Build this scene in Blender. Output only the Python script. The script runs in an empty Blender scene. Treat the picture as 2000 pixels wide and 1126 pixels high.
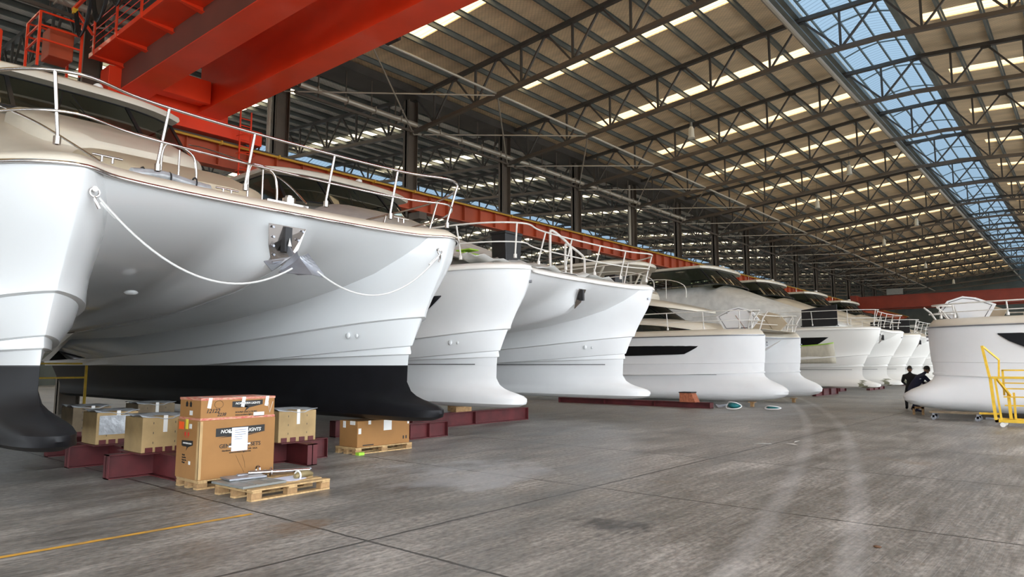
import bpy, bmesh, math, random
from mathutils import Vector, Matrix
random.seed(7)
S = bpy.context.scene
COL = S.collection
PI = math.pi

# ------------------------------------------------------------------ camera, sky, exposure
cam_d = bpy.data.cameras.new('camera'); cam = bpy.data.objects.new('camera', cam_d); COL.objects.link(cam)
S.camera = cam
cam_d.sensor_width = 36.0; cam_d.sensor_fit = 'HORIZONTAL'
cam_d.lens = 36.0 * 1348.0 / 2000.0
cam_d.clip_end = 600; cam_d.clip_start = 0.05
cam.location = (0, 0, 1.6)
cam.rotation_euler = (math.radians(90) + math.atan(150 / 1348.0), 0, math.radians(40.3))
S.view_settings.view_transform = 'Standard'; S.view_settings.look = 'None'
S.view_settings.gamma = 1.0; S.view_settings.use_curve_mapping = False
S.view_settings.exposure = 0.2
try:
    S.cycles.use_denoising = True
    S.cycles.max_bounces = 10; S.cycles.diffuse_bounces = 6; S.cycles.glossy_bounces = 5
    S.cycles.transparent_max_bounces = 12
    S.cycles.sample_clamp_indirect = 6.0
except Exception:
    pass
W = bpy.data.worlds.new('sky'); S.world = W; W.use_nodes = True
wn = W.node_tree.nodes; wl = W.node_tree.links
bg = wn['Background']
tc = wn.new('ShaderNodeTexCoord'); sp = wn.new('ShaderNodeSeparateXYZ'); mr = wn.new('ShaderNodeMapRange')
wl.new(tc.outputs['Generated'], sp.inputs[0]); wl.new(sp.outputs['Z'], mr.inputs['Value'])
mr.inputs['From Min'].default_value = -0.05; mr.inputs['From Max'].default_value = 0.9
cr = wn.new('ShaderNodeValToRGB'); wl.new(mr.outputs[0], cr.inputs[0])
cr.color_ramp.elements[0].color = (0.86, 0.93, 1.0, 1); cr.color_ramp.elements[1].color = (0.90, 0.94, 1.0, 1)
ms_ = wn.new('ShaderNodeMapRange'); wl.new(sp.outputs['Z'], ms_.inputs['Value'])
ms_.inputs['To Min'].default_value = 3.6; ms_.inputs['To Max'].default_value = 8.0
# overcast sky, with brightness added behind camera right to fill the hull sides
dt = wn.new('ShaderNodeVectorMath'); dt.operation = 'DOT_PRODUCT'; wl.new(tc.outputs['Generated'], dt.inputs[0]); dt.inputs[1].default_value = (0.55, -0.83, 0.0)
mb_ = wn.new('ShaderNodeMapRange'); wl.new(dt.outputs['Value'], mb_.inputs['Value'])
mb_.inputs['From Min'].default_value = 0.0; mb_.inputs['From Max'].default_value = 1.0; mb_.inputs['To Min'].default_value = 1.0; mb_.inputs['To Max'].default_value = 2.0
mu_ = wn.new('ShaderNodeMath'); mu_.operation = 'MULTIPLY'; wl.new(ms_.outputs[0], mu_.inputs[0]); wl.new(mb_.outputs[0], mu_.inputs[1])
wl.new(mu_.outputs[0], bg.inputs['Strength'])
wl.new(cr.outputs[0], bg.inputs['Color'])

# ------------------------------------------------------------------ materials
MATS = {}
def mat(name, col, rough=0.5, metal=0.0, noise=0.0, nscale=5.0, bump=0.0, bscale=20.0, coat=0.0, spec=0.5, col2=None, stretch=None, alpha=None):
    if name in MATS: return MATS[name]
    m = bpy.data.materials.new(name); m.use_nodes = True
    nt = m.node_tree; b = nt.nodes['Principled BSDF']
    b.inputs['Base Color'].default_value = (*col, 1); b.inputs['Roughness'].default_value = rough
    b.inputs['Metallic'].default_value = metal; b.inputs['Specular IOR Level'].default_value = spec
    b.inputs['Coat Weight'].default_value = coat; b.inputs['Coat Roughness'].default_value = 0.08
    if noise > 0 or bump > 0:
        t = nt.nodes.new('ShaderNodeTexCoord'); mp = nt.nodes.new('ShaderNodeMapping')
        nt.links.new(t.outputs['Object'], mp.inputs[0])
        if stretch: mp.inputs['Scale'].default_value = stretch
    if noise > 0:
        n = nt.nodes.new('ShaderNodeTexNoise'); n.inputs['Scale'].default_value = nscale; n.inputs['Detail'].default_value = 6
        nt.links.new(mp.outputs[0], n.inputs['Vector'])
        r = nt.nodes.new('ShaderNodeValToRGB'); nt.links.new(n.outputs['Fac'], r.inputs[0])
        c2 = col2 if col2 else tuple(max(0, c * (1 - noise)) for c in col)
        r.color_ramp.elements[0].position = 0.35; r.color_ramp.elements[0].color = (*c2, 1)
        r.color_ramp.elements[1].position = 0.65; r.color_ramp.elements[1].color = (*col, 1)
        nt.links.new(r.outputs[0], b.inputs['Base Color'])
    if bump > 0:
        n2 = nt.nodes.new('ShaderNodeTexNoise'); n2.inputs['Scale'].default_value = bscale; n2.inputs['Detail'].default_value = 4
        nt.links.new(mp.outputs[0], n2.inputs['Vector'])
        bp = nt.nodes.new('ShaderNodeBump'); bp.inputs['Strength'].default_value = bump; bp.inputs['Distance'].default_value = 0.02
        nt.links.new(n2.outputs['Fac'], bp.inputs['Height']); nt.links.new(bp.outputs[0], b.inputs['Normal'])
    MATS[name] = m
    return m
GEL = mat('gelcoat', (0.78, 0.80, 0.80), 0.22, coat=0.6)
GELW = mat('gelcoat_warm', (0.86, 0.84, 0.79), 0.3, coat=0.3)
CREAM = mat('cream_deck', (0.70, 0.64, 0.53), 0.35, noise=0.08, nscale=1.5, coat=0.3)
PRIMER = mat('white_primer', (0.87, 0.875, 0.87), 0.5, noise=0.04, nscale=1.2)
ANTIF = mat('antifouling', (0.006, 0.006, 0.008), 0.5, noise=0.4, nscale=3, spec=0.3)
STRIPE = mat('dark_stripe', (0.03, 0.03, 0.03), 0.4)
CHROME = mat('polished_steel', (0.62, 0.58, 0.55), 0.16, 1.0)
RAILW = mat('wrapped_rail', (0.75, 0.72, 0.66), 0.5, noise=0.1, nscale=9)
GLASS = mat('tinted_glass', (0.010, 0.014, 0.012), 0.08, spec=0.5)
HGLASS = mat('black_hull_glass', (0.006, 0.006, 0.007), 0.25, spec=0.2)
BLACK = mat('black_plastic', (0.012, 0.012, 0.014), 0.45, noise=0.3, nscale=6)
DARKREC = mat('grey_nonskid', (0.13, 0.12, 0.11), 0.7)
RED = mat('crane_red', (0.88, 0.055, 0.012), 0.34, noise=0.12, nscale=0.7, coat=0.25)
BROWNW = mat('shaded_brown_web', (0.16, 0.055, 0.035), 0.5, noise=0.2, nscale=0.7)  # near crane web: partly its own brown, partly walkway shade put into the colour
REDD = mat('crane_red_dull', (0.30, 0.045, 0.022), 0.5, noise=0.25, nscale=0.8)
ORANGE = mat('runway_orange', (0.50, 0.085, 0.028), 0.5, noise=0.3, nscale=0.6)
OXIDE = mat('oxide_red_steel', (0.115, 0.016, 0.018), 0.55, noise=0.4, nscale=3)
YEL = mat('yellow_paint', (0.80, 0.50, 0.03), 0.45, noise=0.15, nscale=8)
CONDY = mat('yellow_conduit', (0.55, 0.30, 0.03), 0.5)
STEEL = mat('dark_steel', (0.075, 0.066, 0.055), 0.55, noise=0.3, nscale=1.0)
STEELB = mat('brown_steel', (0.115, 0.090, 0.066), 0.5, noise=0.25, nscale=1.0)
PURL = mat('galvanised_purlin', (0.17, 0.19, 0.18), 0.42, 0.35, noise=0.25, nscale=1.0)
TUBE = mat('grey_tube', (0.42, 0.38, 0.31), 0.4, 0.3)
CARD = mat('cardboard', (0.34, 0.165, 0.05), 0.75, noise=0.10, nscale=4)
CARDT = mat('printed_tape', (0.58, 0.34, 0.22), 0.5, noise=0.8, nscale=9, col2=(0.48, 0.09, 0.07), stretch=(1, 2.2, 6))
WOOD = mat('pallet_wood', (0.56, 0.37, 0.17), 0.7, noise=0.3, nscale=4, stretch=(1, 6, 1))
WOODE = mat('pallet_block', (0.42, 0.25, 0.11), 0.75, noise=0.35, nscale=14)
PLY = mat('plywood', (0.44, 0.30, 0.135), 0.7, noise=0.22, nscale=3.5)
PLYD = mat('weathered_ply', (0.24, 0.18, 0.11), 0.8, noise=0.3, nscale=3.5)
FOILW = mat('plastic_film', (0.50, 0.52, 0.54), 0.28, 0.2, noise=0.3, nscale=7, bump=0.6, bscale=9)
GREY = mat('grey_sheet_metal', (0.27, 0.28, 0.26), 0.4, 0.3, noise=0.15, nscale=6)
TAPE = mat('white_tape', (0.75, 0.74, 0.70), 0.4)
PAPER = mat('paper', (0.72, 0.76, 0.92), 0.6)
INK = mat('black_ink', (0.015, 0.014, 0.013), 0.6)
INKR = mat('red_ink', (0.6, 0.04, 0.02), 0.6)
STICK = mat('orange_sticker', (0.95, 0.12, 0.02), 0.4)
YTAG = mat('yellow_tag', (0.75, 0.62, 0.06), 0.5)
ROPE = mat('white_rope', (0.80, 0.80, 0.78), 0.6)
GALV = mat('anchor_steel', (0.36, 0.37, 0.40), 0.36, 0.75, noise=0.12, nscale=5)
COVER = mat('grey_cover_film', (0.70, 0.70, 0.67), 0.45, noise=0.18, nscale=2.5, bump=0.5, bscale=5)
GREENT = mat('green_tape', (0.35, 0.62, 0.05), 0.5)
NAVY = mat('navy_cloth', (0.018, 0.02, 0.05), 0.85)
CLOTHB = mat('black_cloth', (0.012, 0.012, 0.014), 0.85)
SKIN = mat('skin', (0.33, 0.19, 0.12), 0.5)
HAIR = mat('black_hair', (0.01, 0.009, 0.008), 0.5)
TEAL = mat('teal_net', (0.01, 0.16, 0.17), 0.7, noise=0.4, nscale=10)
CABLE = mat('black_cable', (0.01, 0.01, 0.01), 0.5)
BRICK = mat('painted_block', (0.42, 0.13, 0.06), 0.7, noise=0.4, nscale=14)
CTAN = mat('tan_liner', (0.50, 0.42, 0.30), 0.5)
BAND = mat('olive_band', (0.20, 0.20, 0.13), 0.5)
SHEETC = mat('clear_masking_film', (0.62, 0.57, 0.45), 0.35, noise=0.12, nscale=3, stretch=(3, 1, 1))

def panel_mat(name, tint, ridge=3.3):
    m = bpy.data.materials.new(name); m.use_nodes = True; nt = m.node_tree
    nt.nodes.remove(nt.nodes['Principled BSDF'])
    out = nt.nodes['Material Output']
    tr = nt.nodes.new('ShaderNodeBsdfTransparent'); df = nt.nodes.new('ShaderNodeBsdfTranslucent'); mx = nt.nodes.new('ShaderNodeMixShader')
    t = nt.nodes.new('ShaderNodeTexCoord'); s = nt.nodes.new('ShaderNodeSeparateXYZ'); nt.links.new(t.outputs['Object'], s.inputs[0])
    w = nt.nodes.new('ShaderNodeMath'); w.operation = 'MULTIPLY'; w.inputs[1].default_value = ridge * 2 * PI; nt.links.new(s.outputs['Y'], w.inputs[0])
    sn = nt.nodes.new('ShaderNodeMath'); sn.operation = 'SINE'; nt.links.new(w.outputs[0], sn.inputs[0])
    mrr = nt.nodes.new('ShaderNodeMapRange'); mrr.inputs['From Min'].default_value = 0.5; mrr.inputs['From Max'].default_value = 1.0
    nt.links.new(sn.outputs[0], mrr.inputs['Value'])
    mc = nt.nodes.new('ShaderNodeMix'); mc.data_type = 'RGBA'
    mc.inputs[6].default_value = (*tint, 1); mc.inputs[7].default_value = (*[c * 0.72 for c in tint], 1)
    nt.links.new(mrr.outputs[0], mc.inputs[0]); nt.links.new(mc.outputs[2], tr.inputs[0]); nt.links.new(mc.outputs[2], df.inputs[0])
    mx.inputs[0].default_value = 0.15
    nt.links.new(tr.outputs[0], mx.inputs[1]); nt.links.new(df.outputs[0], mx.inputs[2]); nt.links.new(mx.outputs[0], out.inputs[0])
    return m
PANELW = panel_mat('warm_translucent_sheet', (0.38, 0.27, 0.145))
PANELS = panel_mat('side_nave_translucent_sheet', (0.85, 0.66, 0.42))
PANELB = panel_mat('blue_translucent_sheet', (0.070, 0.098, 0.122))

def clear_glass():
    m = bpy.data.materials.new('smoked_windshield'); m.use_nodes = True; nt = m.node_tree; nt.nodes.remove(nt.nodes['Principled BSDF'])
    tr = nt.nodes.new('ShaderNodeBsdfTransparent'); tr.inputs[0].default_value = (0.26, 0.31, 0.28, 1)
    gl = nt.nodes.new('ShaderNodeBsdfGlossy'); gl.inputs['Roughness'].default_value = 0.04; fr = nt.nodes.new('ShaderNodeFresnel'); fr.inputs[0].default_value = 1.5
    mx = nt.nodes.new('ShaderNodeMixShader'); nt.links.new(fr.outputs[0], mx.inputs[0]); nt.links.new(tr.outputs[0], mx.inputs[1]); nt.links.new(gl.outputs[0], mx.inputs[2])
    nt.links.new(mx.outputs[0], nt.nodes['Material Output'].inputs[0]); return m
CGLASS = clear_glass()
def roof_mat(name, base, met, rough):
    m = bpy.data.materials.new(name); m.use_nodes = True; nt = m.node_tree; b = nt.nodes['Principled BSDF']
    t = nt.nodes.new('ShaderNodeTexCoord'); n = nt.nodes.new('ShaderNodeTexNoise'); n.inputs['Scale'].default_value = 0.8; n.inputs['Detail'].default_value = 5
    mp = nt.nodes.new('ShaderNodeMapping'); mp.inputs['Scale'].default_value = (0.7, 2.4, 1); nt.links.new(t.outputs['Object'], mp.inputs[0]); nt.links.new(mp.outputs[0], n.inputs['Vector'])
    r = nt.nodes.new('ShaderNodeValToRGB'); r.color_ramp.elements[0].position = 0.3; r.color_ramp.elements[1].position = 0.7
    r.color_ramp.elements[0].color = (*[c*.72 for c in base], 1); r.color_ramp.elements[1].color = (*base, 1)
    nt.links.new(n.outputs['Fac'], r.inputs[0])
    # wire netting under the foil : diamond grid
    s = nt.nodes.new('ShaderNodeSeparateXYZ'); nt.links.new(t.outputs['Object'], s.inputs[0])
    def mth(op, a, bb=None, v=None):
        q = nt.nodes.new('ShaderNodeMath'); q.operation = op
        nt.links.new(a, q.inputs[0])
        if bb is not None: nt.links.new(bb, q.inputs[1])
        if v is not None: q.inputs[1].default_value = v
        return q.outputs[0]
    outs = []
    for sg in (1, -1):
        a = mth('MULTIPLY', s.outputs['X'], v=1.0); c = mth('MULTIPLY', s.outputs['Y'], v=sg * 1.0)
        d = mth('ADD', a, c); e = mth('MULTIPLY', d, v=5.0); f = mth('FRACT', e); g = mth('LESS_THAN', f, v=0.16); outs.append(g)
    g = mth('MAXIMUM', outs[0], outs[1])
    mc = nt.nodes.new('ShaderNodeMix'); mc.data_type = 'RGBA'; mc.blend_type = 'MULTIPLY'
    gm = mth('MULTIPLY', g, v=0.35)
    nt.links.new(gm, mc.inputs[0]); nt.links.new(r.outputs[0], mc.inputs[6]); mc.inputs[7].default_value = (0.35, 0.33, 0.3, 1)
    nt.links.new(mc.outputs[2], b.inputs['Base Color'])
    b.inputs['Roughness'].default_value = rough; b.inputs['Metallic'].default_value = met
    bp = nt.nodes.new('ShaderNodeBump'); bp.inputs['Strength'].default_value = 0.5; bp.inputs['Distance'].default_value = 0.05
    nt.links.new(n.outputs['Fac'], bp.inputs['Height']); nt.links.new(bp.outputs[0], b.inputs['Normal'])
    return m
ROOF = roof_mat('foil_insulation', (0.88, 0.69, 0.45), 0.15, 0.5)
ROOFS = roof_mat('silver_roof_sheet', (0.92, 0.92, 0.90), 0.1, 0.4)

def floor_mat():
    m = bpy.data.materials.new('worn_concrete'); m.use_nodes = True; nt = m.node_tree; b = nt.nodes['Principled BSDF']
    N = nt.nodes.new; Lk = nt.links.new
    t = N('ShaderNodeTexCoord')
    def noise(scale, sc=(1, 1, 1), rot=0, det=6, rgh=0.6):
        mp = N('ShaderNodeMapping'); mp.inputs['Scale'].default_value = sc; mp.inputs['Rotation'].default_value = (0, 0, rot)
        Lk(t.outputs['Object'], mp.inputs[0]); n = N('ShaderNodeTexNoise'); n.inputs['Scale'].default_value = scale; n.inputs['Detail'].default_value = det
        n.inputs['Roughness'].default_value = rgh; Lk(mp.outputs[0], n.inputs['Vector']); return n.outputs['Fac']
    def ramp(v, p0, c0, p1, c1):
        r = N('ShaderNodeValToRGB'); r.color_ramp.elements[0].position = p0; r.color_ramp.elements[1].position = p1
        r.color_ramp.elements[0].color = (*c0, 1); r.color_ramp.elements[1].color = (*c1, 1); Lk(v, r.inputs[0]); return r.outputs[0]
    def mix(f, a, bcol, mode='MIX', fac=None):
        q = N('ShaderNodeMix'); q.data_type = 'RGBA'; q.blend_type = mode
        if f is not None: Lk(f, q.inputs[0])
        else: q.inputs[0].default_value = fac
        Lk(a, q.inputs[6])
        if isinstance(bcol, tuple): q.inputs[7].default_value = (*bcol, 1)
        else: Lk(bcol, q.inputs[7])
        return q.outputs[2]
    def mth(op, a, v=None, bb=None):
        q = N('ShaderNodeMath'); q.operation = op; Lk(a, q.inputs[0])
        if bb is not None: Lk(bb, q.inputs[1])
        if v is not None: q.inputs[1].default_value = v
        return q.outputs[0]
    big = noise(0.22); mid = noise(1.6, (1.0, 0.35, 1), 0.25); fine = noise(22, (1, 0.5, 1), 0.5)
    c = ramp(big, 0.3, (0.20, 0.188, 0.168), 0.7, (0.43, 0.412, 0.38))
    c = mix(None, c, ramp(mid, 0.3, (0.42, 0.41, 0.40), 0.72, (1.3, 1.3, 1.3)), 'MULTIPLY', 1.0)
    c = mix(None, c, ramp(fine, 0.35, (0.55, 0.55, 0.55), 0.65, (1.25, 1.25, 1.25)), 'MULTIPLY', 0.8)
    streak = noise(2.2, (7.0, 0.30, 1), 0.72, 6, 0.7); c = mix(None, c, ramp(streak, 0.32, (0.55, 0.54, 0.53), 0.70, (1.25, 1.25, 1.25)), 'MULTIPLY', 0.85)
    # fine scratches running two ways
    for rot, k in ((0.75, 60), (-0.5, 75)):
        sc = noise(1.3, (k, 0.9, 1), rot, 3, 0.5)
        c = mix(ramp(sc, 0.62, (0, 0, 0), 0.68, (0.30, 0.30, 0.30)), c, (0.42, 0.42, 0.42))
    # rust / brown stains
    st = noise(0.7, (1, 1, 1), 0.9, 4); c = mix(ramp(st, 0.63, (0, 0, 0), 0.75, (0.35, 0.35, 0.35)), c, (0.25, 0.17, 0.10))
    dk = noise(0.5, (1.6, 0.5, 1), -0.4, 5); c = mix(ramp(dk, 0.60, (0, 0, 0), 0.76, (0.55, 0.55, 0.55)), c, (0.10, 0.098, 0.093))
    # slab joints every 3.7 m across, and one along
    s = N('ShaderNodeSeparateXYZ'); Lk(t.outputs['Object'], s.inputs[0])
    wob = mth('MULTIPLY', mth('SUBTRACT', noise(3.0, det=5), 0.5), 0.06)
    yy = mth('ADD', s.outputs['Y'], bb=wob); fr = mth('FRACT', mth('DIVIDE', mth('SUBTRACT', yy, 0.44), 3.7))
    dj = mth('MINIMUM', fr, bb=mth('SUBTRACT', mth('MULTIPLY', fr, -1.0), -1.0))
    jm = mth('LESS_THAN', mth('MULTIPLY', dj, 3.7), 0.018)
    xx = mth('ADD', s.outputs['X'], bb=wob); fx = mth('FRACT', mth('DIVIDE', mth('ADD', xx, 5.25 + 74), 7.4))
    dx = mth('MINIMUM', fx, bb=mth('SUBTRACT', mth('MULTIPLY', fx, -1.0), -1.0))
    jx = mth('LESS_THAN', mth('MULTIPLY', dx, 7.4), 0.020)
    jj = mth('MAXIMUM', jm, bb=jx)
    c = mix(mth('MULTIPLY', jj, 0.85), c, (0.025, 0.023, 0.021))
    # pale tyre tracks curving up the aisle
    for c0 in (1.3, 0.45):
        lin = mth('MULTIPLY', s.outputs['Y'], 0.17); qd = mth('MULTIPLY', mth('MULTIPLY', s.outputs['Y'], bb=s.outputs['Y']), 0.004)
        cv = mth('ADD', lin, bb=qd)
        d = mth('ABSOLUTE', mth('ADD', mth('ADD', s.outputs['X'], c0), bb=cv))
        sm = N('ShaderNodeMapRange'); sm.inputs['From Min'].default_value = 0.17; sm.inputs['From Max'].default_value = 0.05; Lk(d, sm.inputs['Value'])
        k = mth('MULTIPLY', mth('MULTIPLY', sm.outputs[0], bb=mid), 0.40)
        lim = mth('GREATER_THAN', s.outputs['Y'], 5.0); k = mth('MULTIPLY', k, bb=lim)
        c = mix(k, c, (0.62, 0.62, 0.62))
    # oil stain, rust stain and a patch of pale dust
    for (px, py, r_, col, kf) in ((-3.85,6.05,.42,(0.035,0.035,0.035),.8),(-6.30,4.15,.38,(0.20,0.11,0.05),.55),(-7.2,7.6,1.3,(0.55,0.57,0.60),.35)):
        dd = N('ShaderNodeVectorMath'); dd.operation = 'DISTANCE'; Lk(t.outputs['Object'], dd.inputs[0]); dd.inputs[1].default_value = (px, py, 0)
        e = mth('ADD', mth('DIVIDE', dd.outputs['Value'], r_), bb=mth('MULTIPLY', mth('SUBTRACT', noise(2.5 if r_ < 1 else 1.2, (1, .6, 1), .4), 0.5), 3.4))
        q = N('ShaderNodeMapRange'); q.inputs['From Min'].default_value = 1.0; q.inputs['From Max'].default_value = 0.45; Lk(e, q.inputs['Value'])
        c = mix(mth('MULTIPLY', q.outputs[0], kf), c, col)
    Lk(c, b.inputs['Base Color'])
    Lk(ramp(mid, 0.3, (0.30, 0.30, 0.30), 0.7, (0.58, 0.58, 0.58)), b.inputs['Roughness'])
    b.inputs['Specular IOR Level'].default_value = 0.45
    bp = N('ShaderNodeBump'); bp.inputs['Strength'].default_value = 0.25; bp.inputs['Distance'].default_value = 0.01
    Lk(fine, bp.inputs['Height']); Lk(bp.outputs[0], b.inputs['Normal'])
    return m
FLOOR = floor_mat()

# ------------------------------------------------------------------ helpers
class MB:
    def __init__(s): s.v = []; s.f = []; s.m = []; s.cur = 0
    def add(s, vs, fs, mi=None):
        o = len(s.v); s.v += [tuple(v) for v in vs]
        for f in fs: s.f.append([i + o for i in f]); s.m.append(s.cur if mi is None else mi)
        return o
    def box(s, a, b, mi=None):
        x0, y0, z0 = a; x1, y1, z1 = b
        s.add([(x0,y0,z0),(x1,y0,z0),(x1,y1,z0),(x0,y1,z0),(x0,y0,z1),(x1,y0,z1),(x1,y1,z1),(x0,y1,z1)],
              [(0,3,2,1),(4,5,6,7),(0,1,5,4),(1,2,6,5),(2,3,7,6),(3,0,4,7)], mi)
    def bar(s, p, q, w, h=None, up=(0,0,1), mi=None):
        h = h or w; p = Vector(p); q = Vector(q); d = (q - p)
        if d.length < 1e-6: return
        d.normalize(); u = Vector(up)
        if abs(d.dot(u)) > 0.98: u = Vector((1,0,0))
        r = d.cross(u).normalized(); u = r.cross(d)
        vs = []
        for c in (p, q):
            for a, b in ((-1,-1),(1,-1),(1,1),(-1,1)): vs.append(c + r * (a*w/2) + u * (b*h/2))
        s.add(vs, [(0,3,2,1),(4,5,6,7),(0,1,5,4),(1,2,6,5),(2,3,7,6),(3,0,4,7)], mi)
    def tube(s, pts, r, n=8, mi=None, rs=None, cap=True):
        pts = [Vector(p) for p in pts]; k = len(pts)
        if k < 2: return
        t0 = (pts[1] - pts[0]).normalized(); u = Vector((0,0,1)) if abs(t0.z) < 0.9 else Vector((1,0,0))
        nn = t0.cross(u).normalized(); vs = []
        for i, p in enumerate(pts):
            t = (pts[min(i+1,k-1)] - pts[max(i-1,0)])
            if t.length < 1e-9: t = t0
            t.normalize(); nn = nn - t * nn.dot(t)
            if nn.length < 1e-6: nn = t.orthogonal()
            nn.normalize(); b = t.cross(nn); rr = rs[i] if rs else r
            for j in range(n):
                a = 2*PI*j/n; vs.append(p + nn*math.cos(a)*rr + b*math.sin(a)*rr)
        fs = []
        for i in range(k-1):
            for j in range(n): fs.append((i*n+j, i*n+(j+1)%n, (i+1)*n+(j+1)%n, (i+1)*n+j))
        if cap: fs.append(tuple(range(n))[::-1]); fs.append(tuple((k-1)*n+j for j in range(n)))
        s.add(vs, fs, mi)
    def cyl(s, p, q, r, n=12, mi=None, r2=None): s.tube([p, q], r, n, mi, rs=[r, r if r2 is None else r2])
    def prism(s, poly, axis, a, b, mi=None):
        # poly: list of 2d points in the plane normal to axis ('x','y','z')
        def mk(u, v, w): return {'x': (w,u,v), 'y': (u,w,v), 'z': (u,v,w)}[axis]
        n = len(poly); vs = [mk(u,v,a) for u,v in poly] + [mk(u,v,b) for u,v in poly]
        fs = [tuple(range(n))[::-1], tuple(range(n,2*n))] + [(i,(i+1)%n,n+(i+1)%n,n+i) for i in range(n)]
        s.add(vs, fs, mi)
    def grid(s, rows, mi=None, mfun=None, close=False):
        nr = len(rows); nc = len(rows[0]); o = len(s.v)
        for r in rows: s.v += [tuple(p) for p in r]
        for i in range(nr-1):
            for j in range(nc if close else nc-1):
                j2 = (j+1) % nc
                s.f.append([o+i*nc+j, o+i*nc+j2, o+(i+1)*nc+j2, o+(i+1)*nc+j])
                s.m.append(mfun(i,j) if mfun else (s.cur if mi is None else mi))
    def sphere(s, c, r, n=12, mi=None, sc=(1,1,1)):
        rows = []
        for i in range(n//2+1):
            a = PI*i/(n//2); rows.append([(c[0]+r*sc[0]*math.sin(a)*math.cos(2*PI*j/n), c[1]+r*sc[1]*math.sin(a)*math.sin(2*PI*j/n), c[2]+r*sc[2]*math.cos(a)) for j in range(n)])
        s.grid(rows, mi, close=True)
    def build(s, name, mats, parent=None, smooth=None, bevel=0, loc=None, solid=0):
        me = bpy.data.meshes.new(name); me.from_pydata(s.v, [], s.f)
        if not isinstance(mats, (list, tuple)): mats = [mats]
        for m in mats: me.materials.append(m)
        for p, mi in zip(me.polygons, s.m): p.material_index = mi
        bm = bmesh.new(); bm.from_mesh(me); bmesh.ops.remove_doubles(bm, verts=bm.verts, dist=1e-5)
        bmesh.ops.dissolve_degenerate(bm, edges=bm.edges, dist=1e-5)
        bmesh.ops.recalc_face_normals(bm, faces=bm.faces); bm.to_mesh(me); bm.free()
        if smooth is not None:
            for p in me.polygons: p.use_smooth = True
            me.set_sharp_from_angle(angle=math.radians(smooth))
        o = bpy.data.objects.new(name, me); COL.objects.link(o)
        if parent: o.parent = parent
        if loc: o.location = loc
        if bevel:
            b = o.modifiers.new('bevel', 'BEVEL'); b.width = bevel; b.segments = 2; b.limit_method = 'ANGLE'
        if solid:
            b = o.modifiers.new('solidify', 'SOLIDIFY'); b.thickness = solid
        return o
def tag(o, label=None, cat=None, group=None, kind=None):
    if label: o['label'] = label
    if cat: o['category'] = cat
    if group: o['group'] = group
    if kind: o['kind'] = kind
    return o
def empty(name, loc=(0,0,0), rz=0.0, label=None, cat=None, group=None, kind=None):
    o = bpy.data.objects.new(name, None); COL.objects.link(o); o.location = loc; o.rotation_euler = (0,0,rz); o.empty_display_size = 0.2
    return tag(o, label, cat, group, kind)
def kids(o, seen): return seen.get(o.name, [])
def copy_tree(o, parent=None):
    c = o.copy(); COL.objects.link(c)
    if parent: c.parent = parent
    for ch in [x for x in ALLC if x.parent is o]: copy_tree(ch, c)
    return c
ALLC = []
def clone(o, loc, rz=None, label=None, group=None):
    global ALLC
    ALLC = list(o.children_recursive)
    c = copy_tree(o); c.location = loc
    if rz is not None: c.rotation_euler = (0,0,rz)
    if label: c['label'] = label
    if group: c['group'] = group
    return c
def text(s, size, m, parent, origin, ux, uy, name='printed_text', shear=0.0, ext=0.0015, align='CENTER', label=None):
    cu = bpy.data.curves.new(name, 'FONT'); cu.body = s; cu.size = size; cu.align_x = align; cu.align_y = 'CENTER'; cu.shear = shear
    cu.extrude = ext; cu.materials.append(m); cu.resolution_u = 3
    cu.offset = size*0.012
    t_ = bpy.data.objects.new(name, cu); COL.objects.link(t_); bpy.context.view_layer.update()
    me = bpy.data.meshes.new_from_object(t_); bpy.data.objects.remove(t_); o = bpy.data.objects.new(name, me); COL.objects.link(o); o.parent = parent
    ux = Vector(ux).normalized(); uy = Vector(uy).normalized(); uz = ux.cross(uy)
    M = Matrix((ux, uy, uz)).transposed().to_4x4(); M.translation = Vector(origin)
    o.matrix_local = M
    return o
def smooth_pts(pts, sub=6):
    P = [Vector(p) for p in pts]; out = []
    for i in range(len(P)-1):
        p0 = P[max(i-1,0)]; p1 = P[i]; p2 = P[i+1]; p3 = P[min(i+2,len(P)-1)]
        for k in range(sub):
            t = k/sub
            out.append(0.5*((2*p1)+(-p0+p2)*t+(2*p0-5*p1+4*p2-p3)*t*t+(-p0+3*p1-3*p2+p3)*t**3))
    out.append(P[-1]); return out
def interp(tab, x):
    if x <= tab[0][0]: return tab[0][1]
    for (a, va), (b, vb) in zip(tab, tab[1:]):
        if x <= b: return va + (vb-va)*(x-a)/(b-a)
    return tab[-1][1]
# ------------------------------------------------------------------ building
COLX = -26.5; PITCH = 7.45; Y0 = 23.1 - 3*PITCH; NT = 19
TY = [Y0 + PITCH*k for k in range(NT)]
YA, YB = -52.0, TY[-1] + 4.0
RIDGE = -7.5; EAVE_R = 11.5
def zroof(x):   # underside of the roof sheet
    n = 38.0; u = (x - (-26.5)) % n; u = min(u, n - u)
    return 15.72 + 0.08*u
mb = MB(); mb.add([(-110,-70,0),(90,-70,0),(90,230,0),(-110,230,0)], [(0,1,2,3)])
tag(mb.build('floor', FLOOR), kind='structure')

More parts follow.
